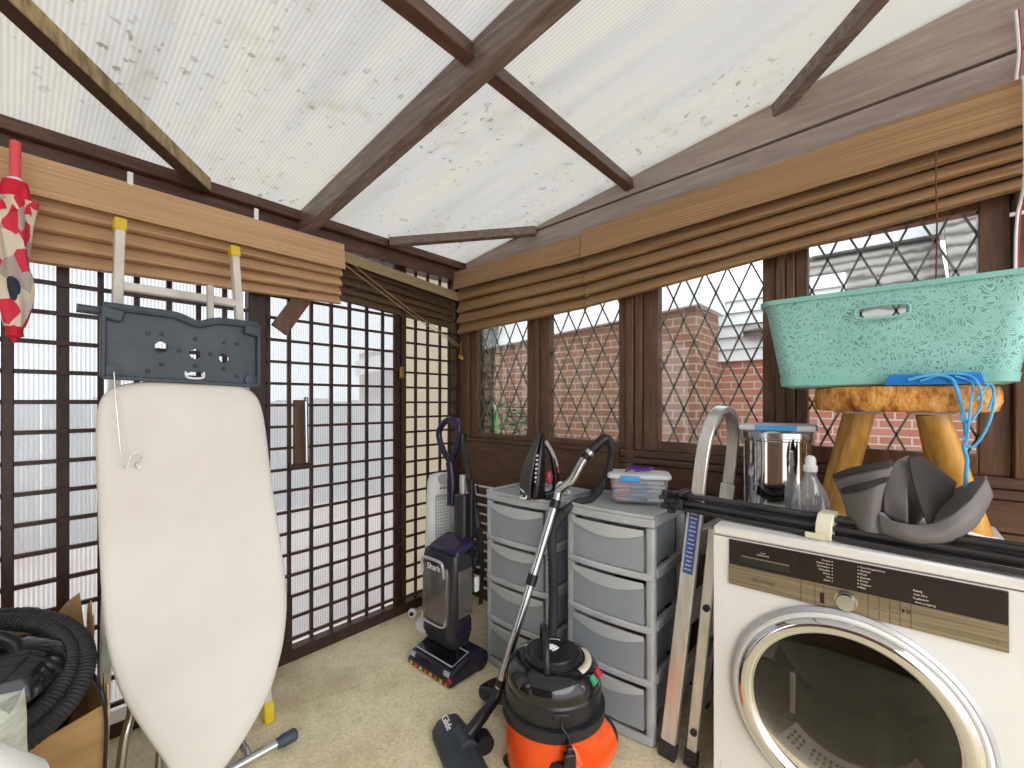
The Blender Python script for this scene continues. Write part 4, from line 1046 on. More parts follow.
def peg_tub():
    z0 = .8155
    f0, f1 = Vector((1.595, .85, z0)), Vector((1.685, .675, z0))
    u = (f1-f0).normalized(); w = Vector((-u.y, u.x, 0)); w = w if w.x > 0 else -w
    c = (f0+f1)/2+w*.052; L, D = .196, .104
    t = thing('peg_tub', 'clear plastic tub of clothes pegs with white lid and blue clip', 'tub', c)
    def sec(l, d, z, r=.022):
        pts = []
        for cx, cy, a0 in ((l-r, d-r, 0), (-l+r, d-r, 90), (-l+r, -d+r, 180), (l-r, -d+r, 270)):
            for k in range(5):
                a = math.radians(a0+22.5*k); pts.append(c+u*(cx+r*math.cos(a))+w*(cy+r*math.sin(a))+Vector((0, 0, z)))
        return pts
    m = MB(); m.rings([sec(L/2, D/2, .001), sec(L/2+.004, D/2+.004, .02), sec(L/2+.016, D/2+.012, .098), sec(L/2+.0135, D/2+.0095, .098), sec(L/2+.0015, D/2+.0015, .022), sec(L/2-.004, D/2-.004, .006)]).build('tub_body', 'tub', t)
    m = MB(); m.rings([sec(L/2+.022, D/2+.018, .097), sec(L/2+.025, D/2+.021, .103), sec(L/2+.023, D/2+.019, .112), sec(L/2+.01, D/2+.006, .116), sec(L/2-.02, D/2-.02, .114)]).build('lid', 'white_lid', t)
    p = c-u*.035-w*(D/2+.024)
    MB().obox(p+Vector((0, 0, .098)), (.075, .008, .024), Matrix.Rotation(math.atan2(u.y, u.x), 4, 'Z')).build('clip', 'blue_clip', t, bevel=.005)
    cols = [('clothes_peg', 'pink', 'iron_pink_pale'), ('clothes_peg', 'green', 'peg_green'), ('clothes_peg', 'cream', 'peg_cream'), ('clothes_peg', 'blue', 'peg_blue')]
    M['iron_pink_pale'] = plain('pink peg plastic', 'e39aa8', 'ecacb8', 6, rough=.4)
    M['peg_green'] = plain('green peg plastic', '57b49a', '6cc4aa', 6, rough=.4)
    M['peg_cream'] = plain('cream peg plastic', 'e9e2da', 'f2ece6', 6, rough=.4)
    M['peg_blue'] = plain('pale blue peg plastic', '8fb9d6', 'a2c8e0', 6, rough=.4)
    protos = {}
    k = 0
    for lay in range(5):
        for row in range(3):
            for col in range(3):
                nm, word, mt = cols[(k*7+lay) % 4 if k % 3 else 0]; k += 1
                x = -.062+.062*col+random.uniform(-.008, .008); y = -.032+.032*row; z = .012+.0165*lay
                R = Matrix.Rotation(math.atan2(u.y, u.x)+random.uniform(-.35, .35), 4, 'Z')@rot('X', random.choice((0, 90)))
                loc = c+u*x+w*y+Vector((0, 0, z))
                if word not in protos:
                    b = MB()
                    for s in (-1, 1): b.hexa([Vector(v) for v in ((-.032, .0015*s, -.0045), (.032, .004*s, -.0045), (.032, .0065*s, -.0045), (-.032, .005*s, -.0045), (-.032, .0015*s, .0045), (.032, .004*s, .0045), (.032, .0065*s, .0045), (-.032, .005*s, .0045))])
                    b.box(-.004, .004, -.003, .003, -.004, .004)
                    o = b.build('clothes_peg', mt, None, smooth=False); protos[word] = o
                else:
                    o = protos[word].copy(); COL.objects.link(o)
                o.location = loc; o.rotation_euler = R.to_euler(); o['_w'] = (0, 0, 0)
                tag(o, '%s plastic clothes peg inside the clear tub with the white lid' % word, 'clothes peg', '%s clothes pegs in the clear tub' % word)
    q = c+Vector((0, 0, .118)); m = MB()
    m.tube(cat([q-u*.05-w*.012, q-u*.03+w*.01+Vector((0, 0, .012)), q-u*.005+Vector((0, 0, .004)), q+u*.02+w*.012+Vector((0, 0, .004)), q+u*.055+w*.0+Vector((0, 0, .014))], 6), [.008]*7+[.012]*7+[.006]*4+[.013]*7, 10, sx=.45)
    m.tube(cat([q-u*.045+w*.02, q-u*.015+w*.016+Vector((0, 0, .014)), q+u*.02+w*.0+Vector((0, 0, .006)), q+u*.05+w*.018+Vector((0, 0, .006))], 6), .0075, 10, sx=.5)
    single(m, 'purple_ribbon', 'purple_ribbon', 'crumpled purple ribbon lying on the white lid of the peg tub', 'ribbon')
peg_tub()

# ================================================================== STEP LADDER
def stepladder():
    t = thing('stepladder', 'folded aluminium stepladder with hoop handrail between the drawer tower and the dryer', 'ladder', (1.66, .52, 0))
    a0, a1 = Vector((1.485, .585, .03)), Vector((1.525, .500, .90))
    b0, b1 = Vector((1.83, .585, .03)), Vector((1.83, .485, .90))
    hoop = [a0.lerp(a1, .0), a0.lerp(a1, .5), a1, a1+(a1-a0).normalized()*.13+Vector((.005, 0, 0))]
    up = (a1-a0).normalized(); m0 = a1+up*.21; m1 = b1+up*.21
    path = cat([a1, a1+up*.12, a1+up*.20+Vector((.018, 0, 0)), a1+up*.265+Vector((.075, 0, 0)), (a1+b1)/2+up*.292, b1+up*.265+Vector((-.075, 0, 0)), b1+up*.20+Vector((-.018, 0, 0)), b1+up*.12, b1], 8)
    def strap(pts, w, th):
        # flat section: w across (Y, the ladder's depth), th in the hoop's plane
        rs = []
        for i, p in enumerate(pts):
            d = (pts[min(i+1, len(pts)-1)]-pts[max(i-1, 0)]).normalized(); s = Vector((0, 1, .1)).normalized(); s = (s-d*s.dot(d)).normalized(); n = d.cross(s)
            rs.append([p-s*w/2-n*th/2, p+s*w/2-n*th/2, p+s*w/2+n*th/2, p-s*w/2+n*th/2])
        return MB().rings(rs)
    strap(path, .042, .02).build('hoop_rail', 'alu', t, bevel=.004)
    for p, q in ((a0, a1), (b0, b1)):
        strap([p, q], .052, .024).build('front_rail', 'alu', t, bevel=.004)
        d = (q-p).normalized(); strap([p-d*.028, p+d*.03], .058, .03).build('rubber_foot', 'dark', t, bevel=.005)
    c0, c1 = Vector((1.50, .512, .03)), Vector((1.53, .447, .80)); d0, d1 = Vector((1.815, .512, .03)), Vector((1.815, .447, .80))
    for p, q in ((c0, c1), (d0, d1)):
        strap([p, q], .036, .022).build('rear_rail', 'alu', t, bevel=.004)
        d = (q-p).normalized(); strap([p-d*.028, p+d*.03], .042, .028).build('rubber_foot', 'dark', t, bevel=.005)
    for s in (.28, .55, .82):
        p, q = a0.lerp(a1, s), b0.lerp(b1, s)
        MB().hexa([p+Vector((.012, -.01, -.06)), q+Vector((-.012, -.01, -.06)), q+Vector((-.012, .012, -.06)), p+Vector((.012, .012, -.06)), p+Vector((.012, -.028, .04)), q+Vector((-.012, -.028, .04)), q+Vector((-.012, .0, .04)), p+Vector((.012, .0, .04))]).build('step', 'alu', t, bevel=.003)
    for s in (.2, .7):
        p, q = c0.lerp(c1, s), d0.lerp(d1, s); MB().bar(p, q, .02, .03).build('rear_brace', 'alu', t, bevel=.003)
    for s in (.12, .66):
        p = c0.lerp(c1, s)+Vector((-.011, -.002, 0)); MB().cyl(p, p+Vector((-.006, 0, 0)), .011, seg=14).build('bolt', 'dark', t)
    # blue instruction label on the near rail
    d = (a1-a0).normalized(); p0, p1 = a0.lerp(a1, .70), a0.lerp(a1, .985)
    l = strap([p0+Vector((-.0135, 0, 0)), p1+Vector((-.0135, 0, 0))], .032, .001).build('instruction_label', 'label_blue', t)
    strap([p1+Vector((-.0142, 0, 0))-d*.022, p1+Vector((-.0142, 0, 0))-d*.002], .032, .001).build('label_header', 'red', l)
    for k in range(14):
        q = p0.lerp(p1, .05+.058*k)+Vector((-.0144, 0, 0)); strap([q, q+d*.004], .024-.004*(k % 3), .0006).build('label_line', 'text_pale', l)
    p, q = a0.lerp(a1, .9), c0.lerp(c1, .72)
    MB().tube(cat([p+Vector((.02, 0, 0)), (p+q)/2+Vector((.02, 0, -.08)), q+Vector((.02, 0, 0))], 6), .003, 6).build('stay_cord', 'black_satin', t)
stepladder()

# ================================================================== DRYER
def dryer():
    x0, x1, y0, y1, H = 1.39, 1.915, -.222, .409, .848
    cy, cz, R = .094, .425, .262
    t = thing('tumble_dryer', 'white tumble dryer with chrome round door and dark control panel at the right', 'tumble dryer', ((x0+x1)/2, cy, 0))
    m = MB(); e = .012
    # carcass without its front
    m.box(x0+.02, x1, y0, y0+e, .02, H-.028); m.box(x0+.02, x1, y1-e, y1, .02, H-.028); m.box(x1-e, x1, y0+e, y1-e, .02, H-.028); m.box(x0+.02, x1-e, y0+e, y1-e, .02, .03)
    m.build('carcass', 'white', t)
    MB().box(x0-.004, x1, y0-.001, y1+.001, H-.027, H).build('top', 'white', t, bevel=.006)
    # front with a round opening
    m = MB(); N = 96; rh = .222
    def sq(a):
        c, s = math.cos(a), math.sin(a)
        k = min((y1-cy if c > 0 else cy-y0)/max(abs(c), 1e-6), ((H-.03-cz) if s > 0 else (cz-.02))/max(abs(s), 1e-6))
        return cy+c*k, cz+s*k
    A = [2*PI*k/N for k in range(N)]
    corners = [math.atan2(zc-cz, yc-cy) % (2*PI) for yc in (y0, y1) for zc in (.02, H-.03)]
    for cc in corners:
        i = min(range(N), key=lambda k: abs(A[k]-cc)); A[i] = cc
    out = [(x0,)+sq(a) for a in A]; inn = [(x0, cy+rh*math.cos(a), cz+rh*math.sin(a)) for a in A]; back = [(x0+.03, p[1], p[2]) for p in inn]; ob = [(x0+.02, p[1], p[2]) for p in out]
    m.rings([ob, out, inn, back], cap=False).build('front', 'white', t, ang=.5)
    # plinth flap seam
    MB().box(x0-.0015, x0+.002, y1-.16, y1-.018, .03, .155).build('service_flap', 'white', t, bevel=.002)
    MB().box(x0-.0018, x0+.001, y1-.164, y1-.160, .028, .157).build('seam', 'iron_grey', t)
    for s in ((x0+.06, y0+.05), (x0+.06, y1-.05), (x1-.06, y0+.05), (x1-.06, y1-.05)):
        MB().lathe([(.022, 0), (.022, .012), (.012, .014), (.012, .022)], (s[0], s[1], 0), seg=16).build('foot', 'dark', t)
    # door: pale outer ring, chrome ring, smoked glass
    Rx = rot('Y', -90)
    C = (x0, cy, cz)
    d = MB().lathe([(.265, .0), (.266, .012), (.258, .018), (.250, .016)], C, Rx, 96, cap=False).build('door', 'iron_grey', t)
    MB().lathe([(.250, .0), (.2545, .020), (.249, .026), (.243, .024)], C, Rx, 96, cap=False).build('door_rim', 'white', d)
    MB().lathe([(.243, .004)]+[(.2245+.0215*math.cos(math.radians(a)), .016+.024*math.sin(math.radians(a))) for a in range(0, 181, 12)], C, Rx, 128, cap=False).build('door_ring', 'chrome', d)
    MB().lathe([(.204, .022), (.17, .029), (.11, .034), (.05, .0365), (.001, .037)], C, Rx, 72, cap=False).build('door_glass', 'door_glass', d)
    g = MB(); g.box(x0+.005, x0+.02, cy+.105, cy+.2, cz-.075, cz+.07); g.build('latch_cover', 'panel_dark', d, bevel=.004)
    MB().box(x0-.0, x0+.012, cy+.108, cy+.122, cz-.05, cz+.06).build('latch', 'iron_grey', d, bevel=.003)
    # drum
    MB().lathe([(.222, -.03), (.235, -.05), (.238, -.46), (.20, -.475), (.001, -.478)], C, Rx, 72, cap=False).build('drum', 'drum', t)
    MB().lathe([(.221, -.028), (.224, -.012), (.205, -.004), (.203, -.03)], C, Rx, 72, cap=False).build('door_seal', 'charcoal', t)
    for a in (-112, 8, 128):
        pd = MB(); R3 = rot('X', a+90)
        pts = []
        for sx in (-.08, -.40):
            pts.append([Vector((x0-sx, cy, cz))+R3.to_3x3()@Vector((0, v, -w)) for v, w in ((-.04, .236), (-.018, .185), (.018, .185), (.04, .236))])
        pd.rings(pts); p = pd.build('drum_paddle', 'gasket', t, bevel=.006)
    # perforated lint grille under the door opening
    gr = MB()
    a0 = math.radians(-150)
    pts = []
    for k in range(25):
        a = math.radians(-152+k*4.6)
        pts.append([(x0+.012, cy+.198*math.cos(a), cz+.198*math.sin(a)), (x0+.05, cy+.150*math.cos(a), cz+.150*math.sin(a)), (x0+.055, cy+.150*math.cos(a), cz+.150*math.sin(a)), (x0+.017, cy+.198*math.cos(a), cz+.198*math.sin(a))])
    gr.rings(pts); lg = gr.build('lint_grille', 'gasket', t)
    h = MB()
    for k in range(1, 24):
        for q in (.3, .5, .7):
            a = math.radians(-152+k*4.6); r = .198-.048*q; x = x0+.012+.038*q-.001
            if k % 8 == 4: continue
            h.obox((x, cy+r*math.cos(a), cz+r*math.sin(a)), (.004, .007, .007), rot('X', -152+k*4.6))
    h.build('perforation', 'charcoal', lg, smooth=False)
    # control panel
    py0, py1, zt, zm, zb = -.181, .366, .815, .744, .686
    X = x0-.004
    fa = MB(); fa.box(X, x0+.002, py0, py1, zb, zt); pn = fa.build('control_panel', 'panel_dark', t, bevel=.0015)
    MB().box(X-.0015, X+.001, py0, py1, zb, zm).build('steel_strip', 'brushed', pn, smooth=False)
    Y = lambda x, y: oX(x, y, X).y
    rr, uu = (0, -1, 0), (0, 0, 1)
    # water tank drawer with grip recess
    ya, yb = Y(738, 560), Y(790, 575)
    MB().box(X-.0012, X, yb, ya, .752, .776).build('grip_recess', 'black_gloss', pn, bevel=.001)
    MB().box(X-.003, X-.001, yb+.002, ya-.01, .772, .776).build('grip_edge', 'brushed', pn)
    sx = Y(801, 580)
    MB().box(X-.0022, X-.0005, sx-.0006, sx+.0006, zb, zt).build('seam', 'black_satin', pn)
    text('GRUNDIG', .0125, (X-.0018, Y(763, 579), .713), rr, uu, 'text_dark', pn)
    text('heat pump', .007, (X-.0002, Y(763, 555), .786), rr, uu, 'text_pale', pn)
    w = MB()
    w.tube([(X-.0006, Y(763, 551)+.006*math.cos(a), .796+.005*math.sin(a)) for a in [math.radians(200+20*k) for k in range(8)]], .0007, 6); w.build('brand_mark', 'text_pale', pn)
    left = ['Cotton', 'Cotton Eco', 'Synthetics', 'Delicates', 'Shirts', 'Mix', 'Jeans', 'Sports']
    right = ['Time Programmes', 'Refresh', 'Wool', 'Express', 'Duvet', 'Hygiene', 'Baby', 'Night']
    yk = Y(846, 600)
    for k in range(7):
        z = .8065-.0083*k
        for lst, off in ((left, .028), (right, -.024)):
            s = lst[k]; o = .0016*len(s)
            text(s, .0064, (X-.0002, yk+off+(o if off > 0 else -o)+(.003 if off > 0 else -.003), z), rr, uu, 'text_pale', pn, depth=.0003)
            MB().obox((X-.0004, yk+off, z), (.0008, .0022, .0022)).build('indicator_lamp', 'text_pale', pn)
    for k, s in enumerate(('Ready', 'Iron Dry', 'Cupboard', 'Anti creasing')):
        text(s, .0066, (X-.0002, Y(913, 590)-.0016*len(s), .777-.0088*k), rr, uu, 'text_pale', pn, depth=.0003)
    kn = MB().lathe([(.021, .0), (.021, .016), (.019, .02), (.001, .0205)], (X-.0015, yk, .716), Rx, 40).build('programme_knob', 'steel', pn)
    MB().lathe([(.0235, .0), (.0235, .003), (.0205, .003)], (X-.0015, yk, .716), Rx, 40).build('knob_ring', 'chrome', pn)
    yy = [Y(815, 585), Y(824, 588), Y(868, 605), Y(879, 608), Y(890, 610), Y(900, 612), Y(911, 616)]
    for y in yy: MB().box(X-.0022, X-.0014, y-.0005, y+.0005, zb+.001, zm).build('button_seam', 'black_satin', pn)
    p = Y(822, 596); MB().box(X-.003, X-.0012, p-.005, p+.004, .695, .722).build('power_button', 'panel_dark', pn, bevel=.001)
    for a, b, s in ((2, 3, 'Time'), (3, 4, 'Dry'), (4, 5, 'Buzz')):
        text(s, .0065, (X-.0016, (yy[a]+yy[b])/2, .715), rr, uu, 'text_dark', pn, depth=.0003)
    p = (yy[5]+yy[6])/2; m = MB(); m.prism([(X-.0022, p+.006, .719), (X-.0022, p+.006, .729), (X-.0022, p, .724)], (.0008, 0, 0))
    m.box(X-.0022, X-.0014, p-.004, p-.002, .719, .729); m.box(X-.0022, X-.0014, p-.0075, p-.0055, .719, .729); m.build('start_symbol', 'panel_dark', pn)
    text('8 kg', .0065, (X-.0016, Y(995, 632), .705), rr, uu, 'text_dark', pn, depth=.0003)
dryer()

# ================================================================== ON THE DRYER
def on_dryer():
    T = .8485
    # steel canister with a clip lid on it
    c = Vector((1.79, .312, T))
    t = thing('steel_canister', 'shiny stainless steel canister standing on the dryer beside the stepladder', 'canister', c)
    MB().lathe([(.104, 0), (.108, .004), (.108, .232), (.111, .236), (.111, .244)], c, seg=56).build('body', 'chrome', t)
    MB().lathe([(.110, .240), (.113, .243), (.113, .262), (.108, .268), (.001, .269)], c, seg=56).build('lid', 'steel', t)
    l = thing('box_lid', 'clear flat food box lid with blue clips lying on the steel canister', 'lid', c+Vector((0, 0, .2692)))
    z = T+.2695
    R = rot('Z', 6)
    MB().obox(c+Vector((0, 0, .2695+.010)), (.205, .222, .019), R).build('lid_plate', 'white_lid', l, bevel=.006)
    for d in ((-.1045, 0), (.1045, 0)):
        MB().obox(c+R@Vector((d[0], .0, .2695+.010)), (.006, .12, .017), R).build('clip', 'blue_clip', l, bevel=.002)
    for d in ((0, .113), (0, -.113)):
        MB().obox(c+R@Vector((d[0], d[1], .2695+.010)), (.1, .006, .017), R).build('clip', 'blue_clip', l, bevel=.002)
    # spray bottle
    c = Vector((1.655, .2, T))
    b = thing('spray_bottle', 'small clear spray bottle with white nozzle standing beside the steel canister', 'bottle', c)
    MB().lathe([(.044, 0), (.05, .006), (.051, .05), (.042, .085), (.022, .122), (.016, .135), (.016, .15)], c, seg=32).build('bottle', 'bottle_semi', b)
    MB().lathe([(.046, .003), (.0475, .03), (.046, .048), (.001, .049)], c, seg=32).build('liquid', 'liquid', b)
    MB().lathe([(.017, .148), (.019, .150), (.019, .166), (.015, .170), (.015, .186), (.011, .196), (.003, .2)], c, seg=24).build('nozzle', 'white_plastic', b)
    # bundle of black poles
    Lp, Rp = Vector((1.518, .585, .872)), Vector((1.405, -.62, .872))
    t = thing('pole_bundle', 'bundle of black folded poles taped together lying along the dryer top', 'poles', (Lp+Rp)/2-Vector((0, 0, .02)))
    d = (Rp-Lp).normalized(); s = Vector((-d.y, d.x, 0)); s = s if s.x > 0 else -s
    k = 0
    for i in range(4):
        for j in range(2 if i in (0, 3) else 3):
            st = Lp+s*(.023*(i-1.5))+Vector((0, 0, -.013+.0195*j))+d*(.012*((k*5) % 4)); en = Rp+s*(.040*(i-1.5)+.008*((k*3) % 4-1.5))+Vector((0, 0, -.013+.0195*j+.004*((k*7) % 3)))
            MB().bar(st, en, .0138, .0138).build('pole', 'pole_black', t, bevel=.0055)
            if j != 1 or i in (0, 3):
                MB().bar(st-d*.02, st+d*.035, .021, .0185).build('connector', 'dark', t, bevel=.003)
            k += 1
    q = Lp-d*.004-s*.045
    for dz, dy in ((.012, 0), (-.03, .03), (-.012, .055)):
        MB().bar(q+Vector((0, 0, dz))+d*dy-s*.0, q+Vector((0, 0, dz+.032))+d*dy, .016, .016, (1, 0, 0)).build('hook', 'dark', t, bevel=.003)
        MB().bar(q+Vector((0, 0, dz+.01))+d*dy, q+Vector((0, 0, dz+.01))+d*dy-s*.03, .012, .014).build('hook_arm', 'dark', t, bevel=.003)
    for f in (.03, .05): MB().bar(Lp+d*f-s*.05+Vector((0, 0, .035)), Lp+d*f+s*.05+Vector((0, 0, .035)), .014, .012).build('cross_link', 'black_satin', t, bevel=.003)
    a = Lp+d*(.445)
    m = MB()
    rs = []
    for o in (-.014, .022):
        rs.append([a+d*o+s*u+Vector((0, 0, v)) for u, v in ((-.058, -.0225), (.058, -.0225), (.060, .0), (.056, .030), (.03, .042), (-.03, .042), (-.056, .020), (-.060, .0))])
    m.rings(rs).build('tape', 'cream_tape', t, bevel=.002)
    MB().hexa([a-d*.035-s*.0665+Vector((0, 0, -.021)), a+d*.01-s*.0665+Vector((0, 0, -.021)), a+d*.01-s*.064+Vector((0, 0, -.021)), a-d*.035-s*.064+Vector((0, 0, -.021)), a-d*.035-s*.0665+Vector((0, 0, -.006)), a+d*.01-s*.0665+Vector((0, 0, -.006)), a+d*.01-s*.064+Vector((0, 0, -.006)), a-d*.035-s*.064+Vector((0, 0, -.006))]).build('tape_end', 'cream_tape', t)
    # wooden stool with live edge seat
    zt = 1.258
    t = thing('stool', 'rustic wooden stool with live edge seat standing on the dryer', 'stool', (1.74, -.01, T))
    m = MB(); rs = []
    for z, k in ((1.188, .955), (1.192, .985), (1.215, 1.01), (1.24, 1.0), (1.254, .99), (zt, .97)):
        ring = []
        for q in range(72):
            a = 2*PI*q/72; cs, sn = math.cos(a), math.sin(a)
            r = 1+.035*noise.noise((cs*2.2, sn*2.2, z*5))+.02*noise.noise((cs*6, sn*6, z*22))
            ring.append((1.74+.165*k*r*math.copysign(abs(cs)**.75, cs), -.008+.205*k*r*math.copysign(abs(sn)**.75, sn), z))
        rs.append(ring)
    m.rings(rs).build('seat', 'bark', t, ang=.9)
    legs = [((1.70, .068), (1.735, .146), .026, .030), ((1.66, -.078), (1.735, -.166), .031, .035), ((1.80, .105), (1.80, .180), .022, .024), ((1.80, -.07), (1.80, -.125), .026, .028)]
    for (xa, ya), (xb, yb), ra, rb_ in legs:
        MB().tube([(xa, ya, 1.187), (xb, yb, T+.001)], [ra, rb_], 24).build('leg', 'leg_wood', t)
        MB().box(xa-.04, xa+.04, ya-.045, ya+.045, 1.1805, 1.1885).build('bracket', 'iron_grey', t, bevel=.002)
    # teal lace basket
    yb0, yb1, xb0, xb1, z0, z1 = -.24, .285, 1.60, 1.80, zt+.002, 1.532
    t = thing('basket', 'teal lace patterned plastic laundry basket standing on the wooden stool', 'basket', ((xb0+xb1)/2, .03, z0))
    def sec(g, z, r=.05, n=10, N1=60, N2=30):
        pts = []
        X0, X1, Y0, Y1 = xb0-g*.6, xb1+g*.25, yb0-g, yb1+g
        for (cx, cy, a0), (nx, ny) in zip(((X1-r, Y1-r, 0), (X0+r, Y1-r, 90), (X0+r, Y0+r, 180), (X1-r, Y0+r, 270)), (((X0+r, Y1)), ((X0, Y0+r)), ((X1-r, Y0)), ((X1, Y1-r)))):
            for k in range(n):
                a = math.radians(a0+90*k/n); pts.append(Vector((cx+r*math.cos(a), cy+r*math.sin(a), z)))
            a = math.radians(a0+90); p = Vector((cx+r*math.cos(a), cy+r*math.sin(a), z)); q = Vector((nx, ny, z)); M_ = N2 if a0 in (0, 180) else N1
            for k in range(M_): pts.append(p.lerp(q, k/M_))
        return pts
    m = MB(); NZ = 30
    V = []
    for i in range(NZ+1):
        f = i/NZ; g = -.012+.045*f
        if i == 0: g = -.03
        V.append([m.bm.verts.new(p) for p in sec(g, z0+(z1-z0)*max(0, f-.012*(i == 0))+(.0 if i else 0))])
    n = len(V[0]); hy, hz = .0, z0+(z1-z0)*.748
    for i in range(NZ):
        for k in range(n):
            q = (V[i][k].co+V[i][(k+1) % n].co+V[i+1][k].co+V[i+1][(k+1) % n].co)/4
            u, w = abs(q.y-hy-.028)/.056, (abs(q.z-hz)/.018 if q.x < 1.7 else abs(q.z-hz-.037)/.022)
            if abs(q.x-1.70) > .07 and u**4+w**4 < 1: continue
            m.bm.faces.new((V[i][k], V[i][(k+1) % n], V[i+1][(k+1) % n], V[i+1][k]))
    m.build('basket_wall', 'teal', t, solid=.0035)
    MB().prism(sec(-.031, z0+.001), (0, 0, .004)).build('basket_floor', 'teal_dark', t)
    m = MB(); m.rings([sec(-.026, z0+.0), sec(-.006, z0+.006), sec(-.003, z0+.028), sec(-.006, z0+.028), sec(-.010, z0+.008)], cap=False); m.build('basket_base_band', 'teal_plain', t)
    m = MB(); m.rings([sec(.034, z1-.014), sec(.046, z1-.014), sec(.047, z1), sec(.03, z1+.002), sec(.03, z1-.012)], cap=False, closed=True); m.build('basket_rim', 'teal_plain', t, bevel=.002)
    m = MB(); ring = []
    for q in range(28):
        a = 2*PI*q/28; ring.append(Vector((xb0-.0245-.0, hy+.028+.058*math.copysign(abs(math.cos(a))**.5, math.cos(a)), hz+.0175*math.copysign(abs(math.sin(a))**.5, math.sin(a)))))
    m.tube(ring, .0035, 8, closed=True).build('handle_trim', 'teal_plain', t)
    # blue tray edge and its cord, under the basket front
    A, B = oX(884, 384, 1.572), oX(986, 384, 1.572)
    m = MB(); zz = zt+.002
    m.hexa([(1.572, B.y, zz), (1.592, B.y+.004, zz), (1.592, A.y-.004, zz), (1.572, A.y, zz), (1.575, B.y+.006, zz+.026), (1.581, B.y+.006, zz+.030), (1.581, A.y-.010, zz+.030), (1.575, A.y-.010, zz+.026)])
    o = single(m, 'blue_folder', 'blue', 'bright blue plastic wedge poking out between the teal basket and the stool', 'folder', bevel=.002)
    t = thing('cord', 'light blue tangled cord hanging over the right end of the stool seat', 'cord', oX(966, 485, 1.545))
    X = 1.552
    runs = [([(908, 380), (930, 375), (950, 378), (957, 390), (962, 408), (965, 425), (966, 440), (964, 447), (967, 460), (966, 475), (965.5, 495)], .0042),
            ([(920, 381), (945, 374), (970, 376), (980, 388), (981, 405), (972, 420), (963, 421), (962, 415)], .0028),
            ([(955, 376), (972, 383), (971, 400), (969, 420), (967, 440), (963, 437)], .0026),
            ([(985, 384), (992, 386), (994, 400), (990, 420), (981, 438), (972, 447), (964, 444)], .0030),
            ([(975, 400), (982, 392), (990, 384), (994, 392), (988, 410)], .0024)]
    for i, (pts, r) in enumerate(runs):
        ps = [oX(x, y, 1.569 if y < 384 else (X-.006*(i % 3))) for x, y in pts]
        MB().tube(cat(ps, 6), r, 8).build('strand', 'string', t)
    # crumpled grey cloth bag
    t = thing('cloth_bag', 'crumpled dark grey fabric bag lying on the black poles under the stool', 'bag', (1.50, -.04, .895))
    def sheet(rows, name, mat, th=.003, n=6):
        g = [cat([oX(x, y, d) for x, y, d in r], n) for r in rows]
        cols = list(zip(*g)); g2 = [cat(list(cc), n) for cc in cols]
        for i, r in enumerate(g2):
            for j, p in enumerate(r):
                p += Vector((.004*noise.noise((p.x*22, p.y*22, p.z*22)), 0, .002*noise.noise((p.x*30, p.y*30, 5))))
        MB().grid(g2).build(name, mat, t, solid=th, ang=1.2)
    sheet([[(834, 480, 1.50), (852, 474, 1.47), (872, 470, 1.46), (893, 466, 1.47)], [(843, 500, 1.48), (858, 496, 1.45), (872, 493, 1.44), (884, 490, 1.45)], [(848, 518, 1.47), (860, 520, 1.44), (870, 522, 1.43), (879, 520, 1.44)], [(856, 527, 1.46), (864, 533, 1.43), (873, 538, 1.425), (881, 536, 1.43)]], 'side_panel', 'cloth_grey')
    sheet([[(833, 474, 1.497), (855, 467, 1.465), (893, 459, 1.46)], [(834, 479, 1.495), (856, 473, 1.46), (894, 466, 1.458)]], 'zip_band', 'cloth_dark', .004)
    sheet([[(840, 489, 1.478), (860, 483, 1.44), (890, 476, 1.44)], [(843, 494, 1.476), (862, 490, 1.436), (888, 482, 1.438)]], 'zip_band', 'cloth_dark', .004)
    sheet([[(878, 514, 1.44), (900, 523, 1.42), (925, 525, 1.42), (950, 516, 1.43), (970, 500, 1.46), (986, 478, 1.52)], [(880, 528, 1.425), (903, 534, 1.405), (930, 536, 1.405), (955, 528, 1.42), (977, 511, 1.45), (992, 494, 1.51)], [(882, 537, 1.43), (905, 541, 1.415), (930, 544, 1.415), (956, 539, 1.43), (976, 525, 1.455), (991, 500, 1.515)]], 'front_fold', 'cloth_grey')
    sheet([[(884, 512, 1.46), (884, 490, 1.47), (889, 472, 1.48), (898, 460, 1.50), (908, 456, 1.53)], [(893, 520, 1.46), (894, 497, 1.465), (899, 478, 1.475), (906, 465, 1.49), (913, 459, 1.52)], [(908, 524, 1.45), (908, 505, 1.46), (908, 488, 1.47), (912, 472, 1.48), (918, 458, 1.50)]], 'rolled_fold', 'cloth_grey')
    sheet([[(884, 512, 1.52), (888, 480, 1.56), (900, 462, 1.60), (915, 455, 1.60)], [(895, 522, 1.53), (905, 500, 1.58), (920, 480, 1.62), (935, 466, 1.62)], [(915, 527, 1.53), (930, 510, 1.58), (945, 495, 1.61), (957, 483, 1.60)]], 'lining', 'cloth_dark')
    sheet([[(908, 457, 1.48), (922, 457, 1.50), (938, 468, 1.53), (956, 484, 1.55)], [(912, 478, 1.46), (925, 482, 1.50), (938, 492, 1.53), (950, 503, 1.54)], [(920, 505, 1.45), (930, 510, 1.47), (936, 515, 1.50), (942, 518, 1.52)], [(928, 525, 1.44), (932, 526, 1.45), (936, 526, 1.46), (940, 525, 1.47)]], 'dark_flap', 'cloth_dark')
    sheet([[(950, 492, 1.56), (963, 486, 1.56), (976, 480, 1.55), (986, 476, 1.53)], [(938, 508, 1.53), (955, 503, 1.52), (970, 494, 1.51), (984, 484, 1.52)], [(930, 524, 1.46), (950, 518, 1.45), (967, 505, 1.47), (985, 487, 1.52)]], 'inner_fold', 'cloth_grey')
    # scrap of paper
    p = oZ(978, 545, T+.0008)
    a = Vector((1.66, -.165, T+.001))
